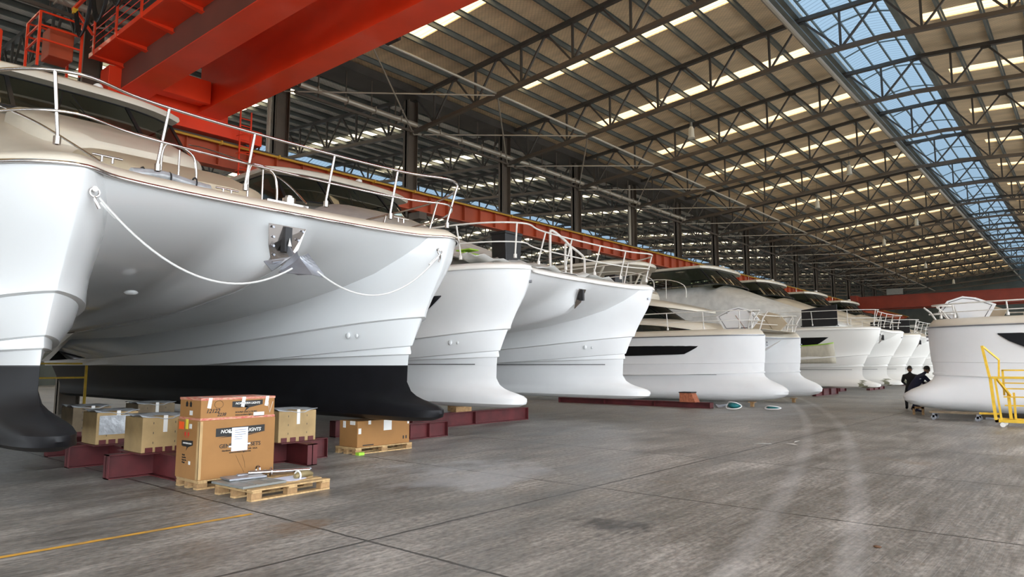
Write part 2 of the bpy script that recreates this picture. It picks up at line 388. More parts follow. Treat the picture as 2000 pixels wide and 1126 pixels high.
def roof_slope(name, xa, xb, sx0, sx1, rm=None):
    """sheets between YA and YB with one long opening per bay (sx0..sx1) for the translucent strip"""
    mb = MB(); T = 0.06
    ys = [YA]
    for y in [TY[0] - PITCH*k for k in range(7, 0, -1)] + TY:
        c = y + PITCH*0.5
        if c + 0.5 < YB: ys += [c-0.45, c+0.45]
    ys.append(YB)
    lo, hi = min(sx0, sx1), max(sx0, sx1); a, b = min(xa, xb), max(xa, xb)
    def q(x0, x1, y0, y1):
        z0 = zroof(x0+1e-4); z1 = zroof(x1-1e-4)
        mb.add([(x0,y0,z0),(x1,y0,z1),(x1,y1,z1),(x0,y1,z0),(x0,y0,z0+T),(x1,y0,z1+T),(x1,y1,z1+T),(x0,y1,z0+T)],
               [(0,3,2,1),(4,5,6,7),(0,1,5,4),(1,2,6,5),(2,3,7,6),(3,0,4,7)])
    q(a, lo, YA, YB); q(hi, b, YA, YB)
    strips = []
    for i in range(len(ys)-1):
        if i % 2 == 0: q(lo, hi, ys[i], ys[i+1])
        else: strips.append((ys[i], ys[i+1]))
    tag(mb.build(name, rm or ROOF), kind='structure')
    return lo, hi, strips
first = None; nwin = 0
slopes = [('ceiling_near_slope', COLX, RIDGE-1.6, -22.2, -9.8), ('ceiling_far_slope', RIDGE+1.6, EAVE_R, -5.0, 7.2),
          ('ceiling_side_nave_slope', -43.9, COLX, -43.0, -31.0), ('ceiling_side_nave_outer_slope', -64.5, -47.1, -60.0, -48.0)]
for nm, xa, xb, s0, s1 in slopes:
    lo, hi, st = roof_slope(nm, xa, xb, s0, s1, ROOFS if 'side' in nm else ROOF)
    src = None
    for (ya, yb) in st:
        nwin += 1
        if src is None:
            mb = MB(); z0 = zroof(lo); z1 = zroof(hi); w = (yb-ya)
            mb.add([(lo,0,z0+.02),(hi,0,z1+.02),(hi,w,z1+.02),(lo,w,z0+.02)], [(0,1,2,3)])
            o = mb.build('window_%d' % nwin, PANELS if 'side' in nm else PANELW); src = o
        else:
            o = src.copy(); COL.objects.link(o); o.name = 'window_%d' % nwin
        o.location = (0, ya, 0); tag(o, kind='structure')
# ridge monitors in blue translucent sheet (low arch)
for ri in (RIDGE, RIDGE-38.0):
    mb = MB(); rows = []
    for (dx, dz) in ((-1.75,-.02),(-1.7,.55),(-0.9,.82),(0,.95),(0.9,.82),(1.7,.55),(1.75,-.02)):
        rows.append([(ri+dx, y, zroof(ri-1.6)+dz) for y in (YA, YB)])
    mb.grid(rows); nwin += 1
    tag(mb.build('window_%d' % nwin, PANELB), kind='structure')
    # glazing bars of the monitor
    bars = MB()
    zb = zroof(ri-1.6)
    for dx, dz in ((-1.66,.50),(-0.85,.78),(0,.90),(0.85,.78),(1.66,.50)):
        bars.bar((ri+dx, YA, zb+dz), (ri+dx, YB, zb+dz), .07, .10)
    y = YA + .4
    while y < YB:
        P = [(ri-1.7,y,zb+.5),(ri-.9,y,zb+.76),(ri,y,zb+.88),(ri+.9,y,zb+.76),(ri+1.7,y,zb+.5)]
        for a, b in zip(P, P[1:]): bars.bar(a, b, .05, .06)
        y += PITCH/2
    tag(bars.build('trim_%d' % (1 if ri == RIDGE else 2), PURL), kind='structure')
# curb boxes along the skylight
mb = MB()
for sx in (-1.72, 1.72):
    mb.box((RIDGE+sx-.12, YA, zroof(RIDGE+sx)-.22), (RIDGE+sx+.12, YB, zroof(RIDGE+sx)+.02))
tag(mb.build('trim_3', PURL), kind='structure')
# valley gutter
mb = MB(); mb.box((COLX-.85, YA, 15.28), (COLX+.85, YB, 15.70)); tag(mb.build('trim_4', STEEL), kind='structure')
# end wall, outer wall
WALL = mat('green_cladding', (0.10, 0.115, 0.10), 0.6, noise=0.3, nscale=0.6)
mb = MB(); mb.box((-66, YB, 0), (13, YB+.3, 19)); tag(mb.build('wall_far', WALL), kind='structure')
mb = MB(); mb.box((-65.2, YA, 0), (-64.9, YB, 11.2)); mb.box((-65.2, YA, 13.0), (-64.9, YB, 15.9)); tag(mb.build('wall_left', WALL), kind='structure')
mb = MB(); mb.box((11.9, YA, 12.5), (12.1, YB, 15.9)); tag(mb.build('wall_right', WALL), kind='structure')
mb = MB(); mb.prism([(-27,3.0),(12,3.0),(12,15.7),(-7.5,17.4),(-27,15.7)], 'y', YA-.3, YA); mb.prism([(-65.2,11.5),(-27,11.5),(-27,15.7),(-45.5,17.4),(-65.2,15.7)], 'y', YA-.3, YA); tag(mb.build('wall_near', WALL), kind='structure')

# purlins, one object per line
def purlin(x, grp, label):
    mb = MB(); z = zroof(x) - .01
    mb.box((x-.012, YA, z-.20), (x+.012, YB, z)); mb.box((x-.075, YA, z-.215), (x+.012, YB, z-.20)); mb.box((x-.012, YA, z-.012), (x+.075, YB, z))
    o = mb.build('roof_purlin', PURL); tag(o, label, 'purlin', grp, 'structure'); return o
for k in range(12): purlin(-9.35 - 1.42*k, 'purlins of the near roof slope', 'galvanised steel purlin running along the main roof slope')
for k in range(12): purlin(-5.65 + 1.42*k, 'purlins beyond the skylight', 'galvanised steel purlin under the roof beyond the blue skylight')
for k in range(12): purlin(-28.2 - 1.38*k, 'purlins of the side nave', 'galvanised steel purlin under the side nave roof')
for k in range(12): purlin(-48.0 - 1.38*k, 'purlins of the outer side nave', 'galvanised steel purlin under the outer side nave slope')

# trusses
def half_truss(sign, ridge):
    """members of one half, as (kind, p, q)"""
    M = []
    zt = lambda u: 15.42 + 0.08*(19-u)     # u = distance from ridge
    zb = lambda u: 13.55 + 0.086*(19-u)
    X = lambda u: ridge + sign*u
    M.append(('top_chord', (X(18.6),0,zt(18.6)), (X(1.6),0,zt(1.6))))
    M.append(('bottom_chord', (X(18.75),0,zb(18.75)), (X(1.6),0,zb(1.6))))
    us = [1.6 + 2.84*k for k in range(7)]
    for k in range(6):
        a, b = us[k], us[k+1]; m = (a+b)/2
        M.append(('brace', (X(a),0,zt(a)), (X(m),0,zb(m)))); M.append(('brace', (X(m),0,zb(m)), (X(b),0,zt(b))))
        M.append(('post', (X(m),0,zt(m)), (X(m),0,zb(m))))
    return M
def truss(ridge, detailed, rootlab, grp, Y):
    root = empty('roof_truss', (0, Y, 0)); tag(root, rootlab, 'roof truss', grp)
    lat = MB(); top = MB(); bot = MB()
    for sgn in (-1, 1):
        for kind, p, q in half_truss(sgn, ridge):
            if kind == 'top_chord': top.bar(p, q, .20, .18)
            elif kind == 'bottom_chord': bot.bar(p, q, .22, .17)
            else:
                w = .085 if kind == 'brace' else .095
                if detailed:
                    m = MB(); m.bar(p, q, w, w*.9); m.build(kind, STEEL, root)
                else: lat.bar(p, q, w, w)
    zt = 15.42+.08*17.4; zb = 13.55+.086*17.4
    top.bar((ridge-1.6,0,zt),(ridge+1.6,0,zt),.2,.18); bot.bar((ridge-1.6,0,zb),(ridge+1.6,0,zb),.22,.17)
    for a, b in (((ridge-1.6,0,zt),(ridge,0,zb)), ((ridge,0,zb),(ridge+1.6,0,zt)), ((ridge,0,zb),(ridge,0,zt))):
        if detailed: m = MB(); m.bar(a, b, .09); m.build('brace', STEEL, root)
        else: lat.bar(a, b, .085)
    # gusset plates
    for sgn in (-1,1):
        for k in range(7):
            u = 1.6+2.84*k; x = ridge+sgn*u; top.box((x-.2,-.02,15.42+.08*(19-u)-.2),(x+.2,.02,15.42+.08*(19-u)))
    top.build('top_chord', STEEL, root); bot.build('bottom_chord', STEELB, root)
    if not detailed: lat.build('web_lattice', STEEL, root)
    return root
ORD = 'first second third fourth fifth sixth seventh eighth ninth tenth eleventh twelfth thirteenth fourteenth fifteenth sixteenth seventeenth eighteenth nineteenth twentieth'.split()
near = truss(RIDGE, True, 'dark steel roof truss across the main nave, first from the camera', 'main nave roof trusses', TY[0])
far_ = None
for i, y in enumerate(TY[1:], 1):
    lb = 'dark steel roof truss across the main nave, %s from the camera' % ORD[i]
    if i < 8: clone(near, (0, y, 0), label=lb)
    elif far_ is None: far_ = truss(RIDGE, False, lb, 'distant main nave roof trusses', y)
    else: clone(far_, (0, y, 0), label=lb)
sn = truss(RIDGE-38, False, 'roof truss of the side nave behind the columns, first from the camera', 'side nave roof trusses', TY[0])
for i, y in enumerate(TY[1:], 1): clone(sn, (0, y, 0), label='roof truss of the side nave behind the columns, %s from the camera' % ORD[i])

# columns
def column(x, y, label, grp):
    mb = MB(); b = .62; t = .22
    mb.box((x-.06, y-b/2, 0), (x+.06, y-b/2+.06, 15.3)); mb.box((x-.06, y+b/2-.06, 0), (x+.06, y+b/2, 15.3))
    mb.box((x-t, y-b/2, 0), (x+t, y-b/2+.03, 15.3)); mb.box((x-t, y+b/2-.03, 0), (x+t, y+b/2, 15.3)); mb.box((x-.02, y-b/2, 0), (x+.02, y+b/2, 15.3))
    o = mb.build('steel_column', STEELB); tag(o, label, 'column', grp, 'structure')
    return o
for k, y in enumerate(TY):
    if y < 5: continue
    column(COLX, y, 'brown steel column between the main and side naves', 'columns behind the boats')
for y in TY[1::1]: column(-64.3, y, 'steel column at the outer wall of the side nave', 'outer wall columns')
for y in TY: column(EAVE_R+.2, y, 'steel column on the open side', 'open side columns')

# longitudinal tie tube, sway rods, pipe with hangers
def zbot(x): return 13.55 + .086*(x-COLX)
xs = -20.48
for k in range(NT-1):
    mb = MB(); mb.cyl((xs, TY[k], zbot(xs)+.05), (xs, TY[k+1], zbot(xs)+.05), .06, 8)
    o = mb.build('tie_tube', TUBE); tag(o, 'pale steel tube tying the truss bottom chords together', 'tie tube', 'longitudinal tie tubes', 'structure')
    for dy in (1, -1):
        if 0 <= k+dy < NT:
            mb = MB(); mb.cyl((xs, TY[k], zbot(xs)-.02), (COLX+.25, TY[k+dy], 13.45), .035, 6)
            o = mb.build('sway_rod', TUBE); tag(o, 'thin diagonal steel rod from truss node to column', 'sway rod', 'diagonal sway rods', 'structure')
    mb = MB(); mb.bar((COLX+.55, TY[k]+.3, 13.45), (COLX+.55, TY[k+1]-.3, 13.45), .10, .12)
    for j in range(1, 5):
        yy = TY[k]+PITCH*j/5; mb.bar((COLX+.55, yy, 13.5), (COLX+.55, yy, 15.3), .045)
    o = mb.build('hanging_beam', STEELB); tag(o, 'slim steel beam hung on rods beside the columns', 'beam', 'hung beams between the columns', 'structure')
    if k < 7:
        mb = MB(); mb.cyl((COLX+.84, TY[k]+.35, 13.72), (COLX+.84, TY[k+1]-.35, 13.72), .13, 10)
        for j in range(4):
            yy = TY[k]+1.2+1.6*j; mb.box((COLX+.68, yy, 13.56), (COLX+1.0, yy+.04, 13.88))
        o = mb.build('air_duct', TUBE); tag(o, 'tan round pipe above the hung beam in the %s column bay' % ORD[k], 'pipe', 'tan pipes between the columns')
# pipe along the skylight edge
mb = MB(); mb.cyl((RIDGE-1.15, YA, 15.2), (RIDGE-1.15, YB, 15.2), .10, 8)
tag(mb.build('water_pipe', TUBE), 'long pale pipe running along the blue skylight edge', 'pipe')
# perforated tray
mb = MB(); mb.box((RIDGE-1.75, YA, 16.35), (RIDGE-1.55, YB, 16.42)); mb.box((RIDGE-1.8, YA, 16.35), (RIDGE-1.78, YB, 16.55))
tag(mb.build('cable_tray', PURL), 'long perforated cable tray beside the blue skylight', 'cable tray')

# pendant lamps
LAMPG = mat('lamp_glass', (0.62, 0.62, 0.55), 0.25)
lamp = empty('pendant_lamp', (0,0,0), label='clear glass high bay lamp hung on a wire, nearest of the roof lamps', cat='lamp', group='high bay lamps under the roof')
mb = MB(); mb.cyl((0,0,.9),(0,0,2.55 if False else 2.52),.008,5); mb.build('cord', CABLE, lamp)
mb = MB(); mb.tube([(0,0,0.02),(0,0,.12),(0,0,.55),(0,0,.66)], .15, 12, rs=[.21,.17,.15,.09]); mb.build('lamp_shade', LAMPG, lamp, smooth=40)
mb = MB(); mb.cyl((0,0,.66),(0,0,.92),.07,10); mb.build('housing', GREY, lamp)
lps = [(-16.3,34.5,14.0)]
lamp.location = lps[0]
for i, (x, y) in enumerate([(-16.3,56.8),(-16.3,79.1),(-16.3,101.5),(-12.0,71.7),(-12.0,49.3),(-16.3,123.8)]):
    clone(lamp, (x, y, 14.0 if x < -14 else 14.35), label='small high bay lamp hanging far down the hall, number %s in depth' % ORD[i])

# ------------------------------------------------------------------ crane runway
RX = -25.7
rt = empty('crane_runway', (0,0,0), label='long orange crane runway beam with yellow conduit behind the boats', cat='crane runway')
mb = MB(); mb.box((RX-.02,YA,9.30),(RX+.02,YB,10.2)); mb.box((RX-.24,YA,9.26),(RX+.24,YB,9.31)); mb.box((RX-.24,YA,10.18),(RX+.24,YB,10.23))
mb.build('girder', ORANGE, rt)
mb = MB(); y = YA
while y < 110:
    mb.box((RX+.02,y,9.31),(RX+.22,y+.02,10.18)); y += 1.24
sb = mb.build('web_stiffeners', ORANGE, rt); tag(sb, kind='stuff')
mb = MB(); mb.box((RX-.05,YA,10.23),(RX+.05,YB,10.36)); mb.build('rail', STEEL, rt)
mb = MB(); mb.cyl((RX+.32,YA,10.16),(RX+.32,YB,10.16),.05,8)
y = YA
while y < 100:
    mb.box((RX+.2,y,10.08),(RX+.4,y+.06,10.24)); y += 2.48
mb.build('conduit', CONDY, rt)
mb = MB()
for y in TY:
    mb.box((COLX+.2,y-.25,8.9),(RX+.24,y+.25,9.26)); mb.bar((RX,y,9.5),(COLX,y,9.5),.15)
mb.build('column_bracket', STEELB, rt)
mb = MB(); mb.box((COLX+.15,YA,10.3),(COLX+.7,YB,10.34)); mb.build('maintenance_ledge', STEELB, rt)
rt2 = empty('crane_runway', (0,0,0), label='crane runway beam on the open side of the hall', cat='crane runway')
mb = MB(); mb.box((10.88,YA+.2,9.3),(10.92,YB-.2,10.2)); mb.box((10.66,YA+.2,9.26),(11.14,YB-.2,9.31)); mb.box((10.66,YA+.2,10.18),(11.14,YB-.2,10.36)); mb.build('girder', ORANGE, rt2)

# ------------------------------------------------------------------ bridge crane near
def crane_near():
    r = empty('bridge_crane', (0,0,0), label='bright orange-red double girder bridge crane overhead at the front of the hall', cat='bridge crane')
    for (ya, yb) in ((8.68, 9.66), (11.45, 12.38)):
        mb = MB(); mb.box((-25.3,ya,11.0),(10.6,yb,11.03)); mb.box((-25.3,ya,13.0),(10.6,yb,13.03))
        mb.box((-25.3,yb-.135,11.03),(10.6,yb-.12,13.0))
        x = -24
        while x < 10:
            mb.box((x,ya+.135,11.03),(x+.02,yb-.135,13.0)); x += 3
        g_ = mb.build('girder', RED, r)
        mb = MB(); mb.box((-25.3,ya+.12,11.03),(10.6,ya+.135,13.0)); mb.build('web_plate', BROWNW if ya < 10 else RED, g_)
    # end carriages
    for xc in (RX, 10.9):
        mb = MB(); mb.box((xc-.32,6.9,10.42),(xc+.32,14.2,11.0)); mb.box((xc-.4,8.4,10.95),(xc+.4,12.7,11.9))
        ec = mb.build('end_carriage', RED, r, bevel=.02)
        for yy in (7.3, 13.8):
            m = MB(); m.cyl((xc-.12,yy,10.5),(xc+.12,yy,10.5),.2,16); m.build('wheel', STEEL, ec, smooth=40)
    mb = MB(); mb.box((-24.4,9.66,11.1),(-24.2,11.45,11.9)); mb.box((-25.1,9.5,11.25),(-24.35,11.5,12.0)); mb.build('cross_tie', RED, r)
    # walkway on camera side
    wk = MB(); wk.box((-25.6,7.88,12.02),(10.5,8.80,12.06)); wk.box((-25.6,7.84,12.0),(10.5,7.88,12.16)); w = wk.build('walkway', RED, r)
    x = -25.2; k = 0
    while x < 9:
        mb = MB(); mb.add([(x,7.86,12.03),(x,8.8,12.03),(x,8.8,11.86),(x,7.86,11.99),(x+.012,7.86,12.03),(x+.012,8.8,12.03),(x+.012,8.8,11.86),(x+.012,7.86,11.99)],
                          [(0,1,2,3),(7,6,5,4),(0,3,7,4),(3,2,6,7),(0,4,5,1),(1,5,6,2)])
        mb.add([(x-.03,7.86,11.985),(x+.04,7.86,11.985),(x+.11,8.80,11.855),(x-.10,8.80,11.855),(x-.03,7.86,12.0),(x+.04,7.86,12.0),(x+.11,8.80,11.87),(x-.10,8.80,11.87)],
               [(0,1,2,3),(4,5,6,7),(0,4,5,1),(1,5,6,2),(2,6,7,3),(3,7,4,0)])
        mb.build('bracket', RED, w)
        m = MB(); m.box((x-.06,7.82,11.98),(x+.07,7.86,13.2)); m.build('handrail_post', RED, w)
        x += 1.95
    mb = MB()
    for z in (12.4, 12.65, 12.9, 13.18): mb.cyl((-25.6,7.87,z),(10.5,7.87,z),.016,6)
    mb.build('handrail', RED, w)
    # far walkway
    wk = MB(); wk.box((-25.6,12.38,11.55),(10.5,12.95,11.60)); w2 = wk.build('walkway', RED, r)
    x = -24.6
    while x < 10:
        mb = MB(); mb.add([(x,12.26,11.20),(x,12.98,11.55),(x,12.26,11.55),(x+.26,12.26,11.20),(x+.26,12.98,11.55),(x+.26,12.26,11.55)],[(0,1,2),(5,4,3),(0,3,4,1),(1,4,5,2),(2,5,3,0)])
        mb.build('bracket', REDD, w2); x += 1.95
    # electrical box, frame and festoon cable
    mb = MB(); mb.box((-26.1,6.6,11.6),(-25.3,7.3,12.6)); mb.build('control_box', ORANGE, r, bevel=.03)
    mb = MB()
    for y in (6.2, 7.4):
        mb.bar((-26.2,y,11.0),(-26.2,y,12.8),.07); mb.bar((-24.9,y,11.0),(-24.9,y,12.8),.07)
    for z in (11.9,12.35,12.8): mb.bar((-26.2,6.2,z),(-26.2,7.4,z),.05); mb.bar((-24.9,6.2,z),(-24.9,7.4,z),.05); mb.bar((-26.2,6.2,z),(-24.9,6.2,z),.05)
    mb.bar((-26.2,4.6,11.0),(-26.2,7.4,11.0),.3,.5)
    mb.bar((-26.2,4.8,11.2),(-26.2,4.8,12.6),.07); mb.bar((-26.2,5.5,11.2),(-26.2,5.5,12.3),.07); mb.bar((-26.2,4.8,12.6),(-26.2,5.5,12.3),.06)
    mb.build('end_platform_frame', RED, r)
    mb = MB(); mb.box((-25.2,7.12,13.28),(8,7.2,13.38)); mb.bar((-25.0,7.16,13.3),(-25.0,7.75,12.6),.07); mb.bar((-14.0,7.16,13.3),(-14.0,7.75,12.9),.07); mb.build('festoon_track', RED, r)
    x = -25.0
    for i in range(9):
        mb = MB(); m2 = MB()
        for off in (0, .05, .1, .15):
            pts = [(x + off*.3 + 1.45*t, 7.16+off*.4, 13.25 - (1.15-off*1.1)*4*t*(1-t) - .04*off) for t in [j/14 for j in range(15)]]
            mb.tube(pts, .028, 6)
        mb.build('festoon_cable', CABLE, r)
        m2 = MB(); m2.box((x-.05,7.1,13.12),(x+.08,7.24,13.3)); m2.build('cable_trolley', YEL, r)
        x += 1.5
    # floodlight
    mb = MB(); mb.box((-15.9,12.5,11.28),(-15.3,12.9,11.40)); fl = mb.build('floodlight', BLACK, r, bevel=.01)
    m = MB(); m.box((-15.82,12.55,11.262),(-15.65,12.72,11.282)); m.box((-15.55,12.55,11.262),(-15.38,12.72,11.282)); m.build('lens', LAMPG, fl)
    # ladder at the end
    mb = MB()
    for y in (13.1, 13.55): mb.bar((-25.1,y,7.8),(-25.1,y,11.6),.05)
    z = 7.9
    while z < 11.5: mb.bar((-25.1,13.1,z),(-25.1,13.55,z),.03); z += .28
    for z in (8.4,9.1,9.8,10.5):
        P = [(-25.1+.5*math.sin(a), 13.32-.35*math.cos(a), z) for a in [PI*j/8 for j in range(9)]]
        mb.tube(P, .018, 5)
    mb.bar((-24.6,13.32,8.4),(-24.6,13.32,10.5),.03)
    mb.build('ladder', RED, r)
crane_near()
# far crane
r = empty('bridge_crane', (0,0,0), label='dark red bridge crane spanning the hall in the far distance', cat='bridge crane')
for ya in (104.6, 107.5):
    mb = MB(); mb.box((-25.3,ya,9.4),(10.6,ya+.8,11.0)); mb.box((-25.3,ya-.15,9.35),(10.6,ya+.95,9.42)); mb.box((-25.3,ya-.15,11.0),(10.6,ya+.95,11.05)); mb.build('girder', REDD, r)
mb = MB(); mb.box((-26,103.5,10.4),(-25.2,109.5,11.2)); mb.build('end_carriage', REDD, r)
mb = MB(); mb.box((-21.5,104.0,11.1),(-19.6,104.5,11.9)); mb.build('control_box', GREY, r)

for (y, lab) in ((45.45-.55,'pale downpipe beside the fifth visible column'),(15.65-.6,'pale downpipe beside the column nearest the crane')):
    mb = MB(); mb.cyl((COLX+.1,y,.0),(COLX+.1,y,15.2),.09,8); o = mb.build('downpipe', TUBE, smooth=60); tag(o, lab, 'downpipe')
# ------------------------------------------------------------------ catamarans
# level: z, stem x, half breadth, entry length, entry power, drop aft, Dw, Dc, nacelle, material row
NS = None
def levelsA(anti):
    a = 2 if anti else 0; b = 1 if anti else 0
    L = [
     (0.62,-1.10,.02,.5,.6,0,NS,NS,0,a),(0.64,-.60,.15,.4,.5,0,NS,NS,0,a),(0.67,-.22,.25,.35,.5,0,NS,NS,0,a),(0.73,-.05,.33,.3,.5,0,NS,NS,0,a),
     (0.79,-.005,.34,.4,.55,0,NS,NS,0,a),(0.85,-.01,.345,.4,.55,0,NS,NS,0,a),(0.91,-.10,.34,.45,.55,0,NS,NS,0,a),(0.96,-.27,.335,.5,.6,0,NS,NS,0,a),(1.01,-.47,.34,.7,.65,0,NS,NS,0,a),(1.07,-.64,.36,1.0,.72,0,NS,NS,0,a),
     (1.15,-.78,.40,1.5,.8,0,NS,NS,0,a),(1.31,-.89,.48,2.2,.9,0,NS,NS,0,a),(1.585,-.88,.60,2.4,.95,0,NS,NS,0,b),(1.60,-.88,.605,2.4,.95,0,NS,NS,0,0),
     (1.78,-.86,.65,2.0,.9,.03,NS,NS,0,0),(1.80,-.80,.71,1.8,.85,.03,NS,NS,0,0),(1.84,-.80,.72,1.8,.85,.045,NS,NS,0,0),(1.93,-.82,.71,1.7,.85,.075,NS,NS,0,0),(1.95,-.77,.77,1.5,.82,.08,NS,NS,0,0),
     (2.20,-.66,.80,1.1,.8,.095,NS,NS,0,0),(2.42,-.55,.83,1.1,.8,.10,NS,NS,0,0),(2.445,-.47,.915,1.1,.8,.10,NS,NS,0,0),
     (2.52,-.45,.91,1.1,.8,.035,5.0,14.8,6.5,0),(2.62,-.40,.92,1.1,.8,.03,3.2,7.5,4.2,0),(2.80,-.30,.94,1.05,.8,.02,1.9,3.9,2.4,0),(3.0,-.18,.97,1.0,.75,.015,1.1,2.35,1.65,0),
     (3.2,-.06,1.0,.95,.72,.01,.6,1.5,.98,0),(3.45,.05,1.05,.9,.68,0,.28,.90,.32,0),(3.65,.11,1.09,.9,.72,0,.12,.58,.06,0),(3.78,.14,1.12,.9,.70,0,.05,.44,.0,0)]
    return L
def levelsB():
    a = 0
    return [
     (0.19,-2.2,.02,.6,.6,0,NS,NS,0,0),(0.22,-1.35,.2,.6,.5,0,NS,NS,0,0),(0.30,-.55,.32,.5,.5,0,NS,NS,0,0),(0.40,-.17,.42,.45,.5,0,NS,NS,0,0),(0.50,-.03,.46,.4,.5,0,NS,NS,0,0),(0.62,0,.47,.4,.5,0,NS,NS,0,0),(0.72,-.06,.47,.4,.5,0,NS,NS,0,0),
     (0.84,-.24,.47,.45,.5,0,NS,NS,0,0),(0.94,-.46,.48,.5,.55,0,NS,NS,0,0),(1.05,-.70,.50,.7,.6,0,NS,NS,0,0),(1.18,-.86,.55,.9,.7,0,NS,NS,0,0),(1.30,-.91,.60,1.1,.8,0,NS,NS,0,0),
     (1.32,-.86,.68,1.1,.8,.05,NS,NS,0,0),(1.37,-.86,.68,1.1,.8,.05,NS,NS,0,0),(1.39,-.90,.68,1.1,.8,.03,NS,NS,0,0),(1.70,-.87,.76,1.2,.85,.02,NS,NS,0,0),(1.71,-.85,.785,1.2,.85,.02,NS,NS,0,0),
     (1.80,-.85,.79,1.2,.85,.02,5.0,12.3,4.5,0),(1.9,-.84,.80,1.2,.85,.02,3.0,6.0,2.8,0),(2.1,-.83,.83,1.1,.85,0,1.6,3.4,1.7,0),(2.35,-.82,.86,1.05,.85,0,.8,2.1,1.0,0),(2.6,-.81,.90,1.0,.85,0,.4,1.4,.4,0),(2.78,-.80,.93,1.0,.85,0,.15,1.0,0,0)]
def cat_hull(name, levels, yh, L, mats, parent, g=.12, band=None):
    nO = 30; n1 = 16
    dO = [L*(i/nO)**2.6 for i in range(nO, 0, -1)]
    yfr = [.0,.06,.14,.24,.34,.44,.54,.64,.72,.78,.83,.87,.90,.93,.96,1.0]
    rows = []; mats_rows = []; top = None
    for (z, xs, B, l, e, m, Dw, Dc, nd, mr_) in levels:
        LL = L + xs
        def br(d): return B*(1-math.exp(-d/l))**e + g*(1-math.exp(-d/6.0))
        kin = 1.0 if Dw is None else 1.0-.30*min(1,(z-levels[-8][0])/(levels[-1][0]-levels[-8][0]))
        tau = 8.0 if L > 15 else 3.0
        def zz(d):
            v = z - m*tau*(1-math.exp(-d/tau))
            return max(v, 1.6+.003*(z-1.6)) if (L > 15 and z >= 1.6) else v
        half = []
        for d in dO:
            d = min(d, LL) if d < L else LL
            half.append((xs-d, yh+br(d), zz(d)))
        half.append((xs, yh, z))
        dw = 6.0 if Dw is None else Dw
        for i in range(1, n1+1):
            d = dw*(i/n1)**2.2; half.append((xs-d, yh-br(d)*kin, zz(d)))
        w = br(dw)*kin
        for f in yfr[1:]:
            if Dw is None:
                d = dw+(LL-dw)*f; half.append((xs-d, yh-br(d)*kin, zz(d)))
            else:
                y = (yh-w)*(1-f); c = 1-f
                d = dw+(Dc-dw)*max(0,1-c**2.5)**(1/2.5)
                if nd: d -= nd*max(0,min(1,(.60-y)/.50))**.85
                half.append((xs-max(d,0), y, zz(max(d,0))))
        if Dw is None:
            full = half + [(x,-y,zv) for x,y,zv in reversed(half)]
        else:
            full = half + [(x,-y,zv) for x,y,zv in reversed(half)]
        rows.append(full); mats_rows.append(mr_); top = full
    mb = MB()
    nc = len(rows[0]); mid = nc//2
    def mf(i, j):
        if band and levels[i][0] < 1.05:
            p = rows[i][j]
            if band[1] < p[0] < band[0]: return 3
        return mats_rows[i]
    # faces, skipping the seam between the two halves on levels that do not meet
    o = len(mb.v)
    for r in rows: mb.v += r
    for i in range(len(rows)-1):
        for j in range(nc-1):
            if j == mid-1 and (levels[i][6] is None): continue
            mb.f.append([o+i*nc+j, o+i*nc+j+1, o+(i+1)*nc+j+1, o+(i+1)*nc+j]); mb.m.append(mf(i, j))
    # transoms
    for s in (0, 1):
        ring = []
        for r in rows:
            if levels[rows.index(r)][6] is None: ring.append(r)
        outer = [r[0] if s == 0 else r[-1] for r in rows]; inner = [(r[mid-1] if s == 0 else r[mid]) for r in rows if r in ring]
        poly = outer + list(reversed(inner)); mb.add(poly, [tuple(range(len(poly)))], 0)
    ob = mb.build(name, mats, parent, smooth=32)
    return ob, top
def loop_offset(loop, off, z=None):
    P = [Vector((p[0], p[1])) for p in loop]; n = len(P); out = []
    for i in range(n):
        a = P[max(i-1,0)]; b = P[min(i+1,n-1)]; t = (b-a)
        if t.length < 1e-9: t = Vector((1,0))
        t.normalize(); nn = Vector((t.y, -t.x))        # loop runs port stern -> bow -> starboard stern
        q = P[i] + nn*off
        out.append(Vector((q.x, q.y, (loop[i][2] if z is None else z))))
    return out
def clean_loop(loop):
    out = []
    for p in loop:
        if not out or (Vector(p)-Vector(out[-1])).length > .02: out.append(p)
    return out
def resample(pts, step):
    pts = [Vector(p) for p in pts]; out = [pts[0]]; acc = 0
    for a, b in zip(pts, pts[1:]):
        d = (b-a).length
        while acc + d >= step and d > 1e-9:
            t = (step-acc)/d; a = a + (b-a)*t; out.append(a.copy()); d = (b-a).length; acc = 0
        acc += d
    out.append(pts[-1]); return out
def smooth_loop(pts, it):
    pts = [Vector(p) for p in pts]
    for _ in range(it):
        pts = [pts[0]] + [(pts[i-1]+pts[i]*2+pts[i+1])/4 for i in range(1,len(pts)-1)] + [pts[-1]]
    return pts
def deck_and_rub(loop, zd, parent, mcream, rubmat, lift=.2, zin=None):
    lp = clean_loop(loop)
    base = [Vector((p[0],p[1],zd)) for p in lp]
    base = smooth_loop(resample(base, .12), 2)
    def off(o, dz): return [Vector((q.x,q.y,zd+dz)) for q in loop_offset(base, o)]
    r0 = off(-.015, -.01)
    inner = smooth_loop(off(.22, lift*.98), 3); inner2 = smooth_loop(off(.5, lift), 10)
    rows = [off(-.02,-.03), off(-.03,.02), off(-.012,.06), smooth_loop(off(.03,lift*.55),1), smooth_loop(off(.10,lift*.85),2), inner, inner2]
    mb = MB(); mb.grid([[tuple(p) for p in r] for r in rows])
    n = len(inner2); xm = min(p.x for p in inner2 if abs(p.y) < .3 and p.x > -4) if True else 0
    mb.grid([[tuple(p) for p in inner2], [(min(p.x, xm), 0.0, p.z) for p in inner2]])
    d = mb.build('deck', mcream, parent, smooth=50)
    mb = MB(); mb.tube([tuple(p) for p in off(-.035,-.02)], .024, 6); mb.build('rub_rail', rubmat, parent, smooth=60)
    return base
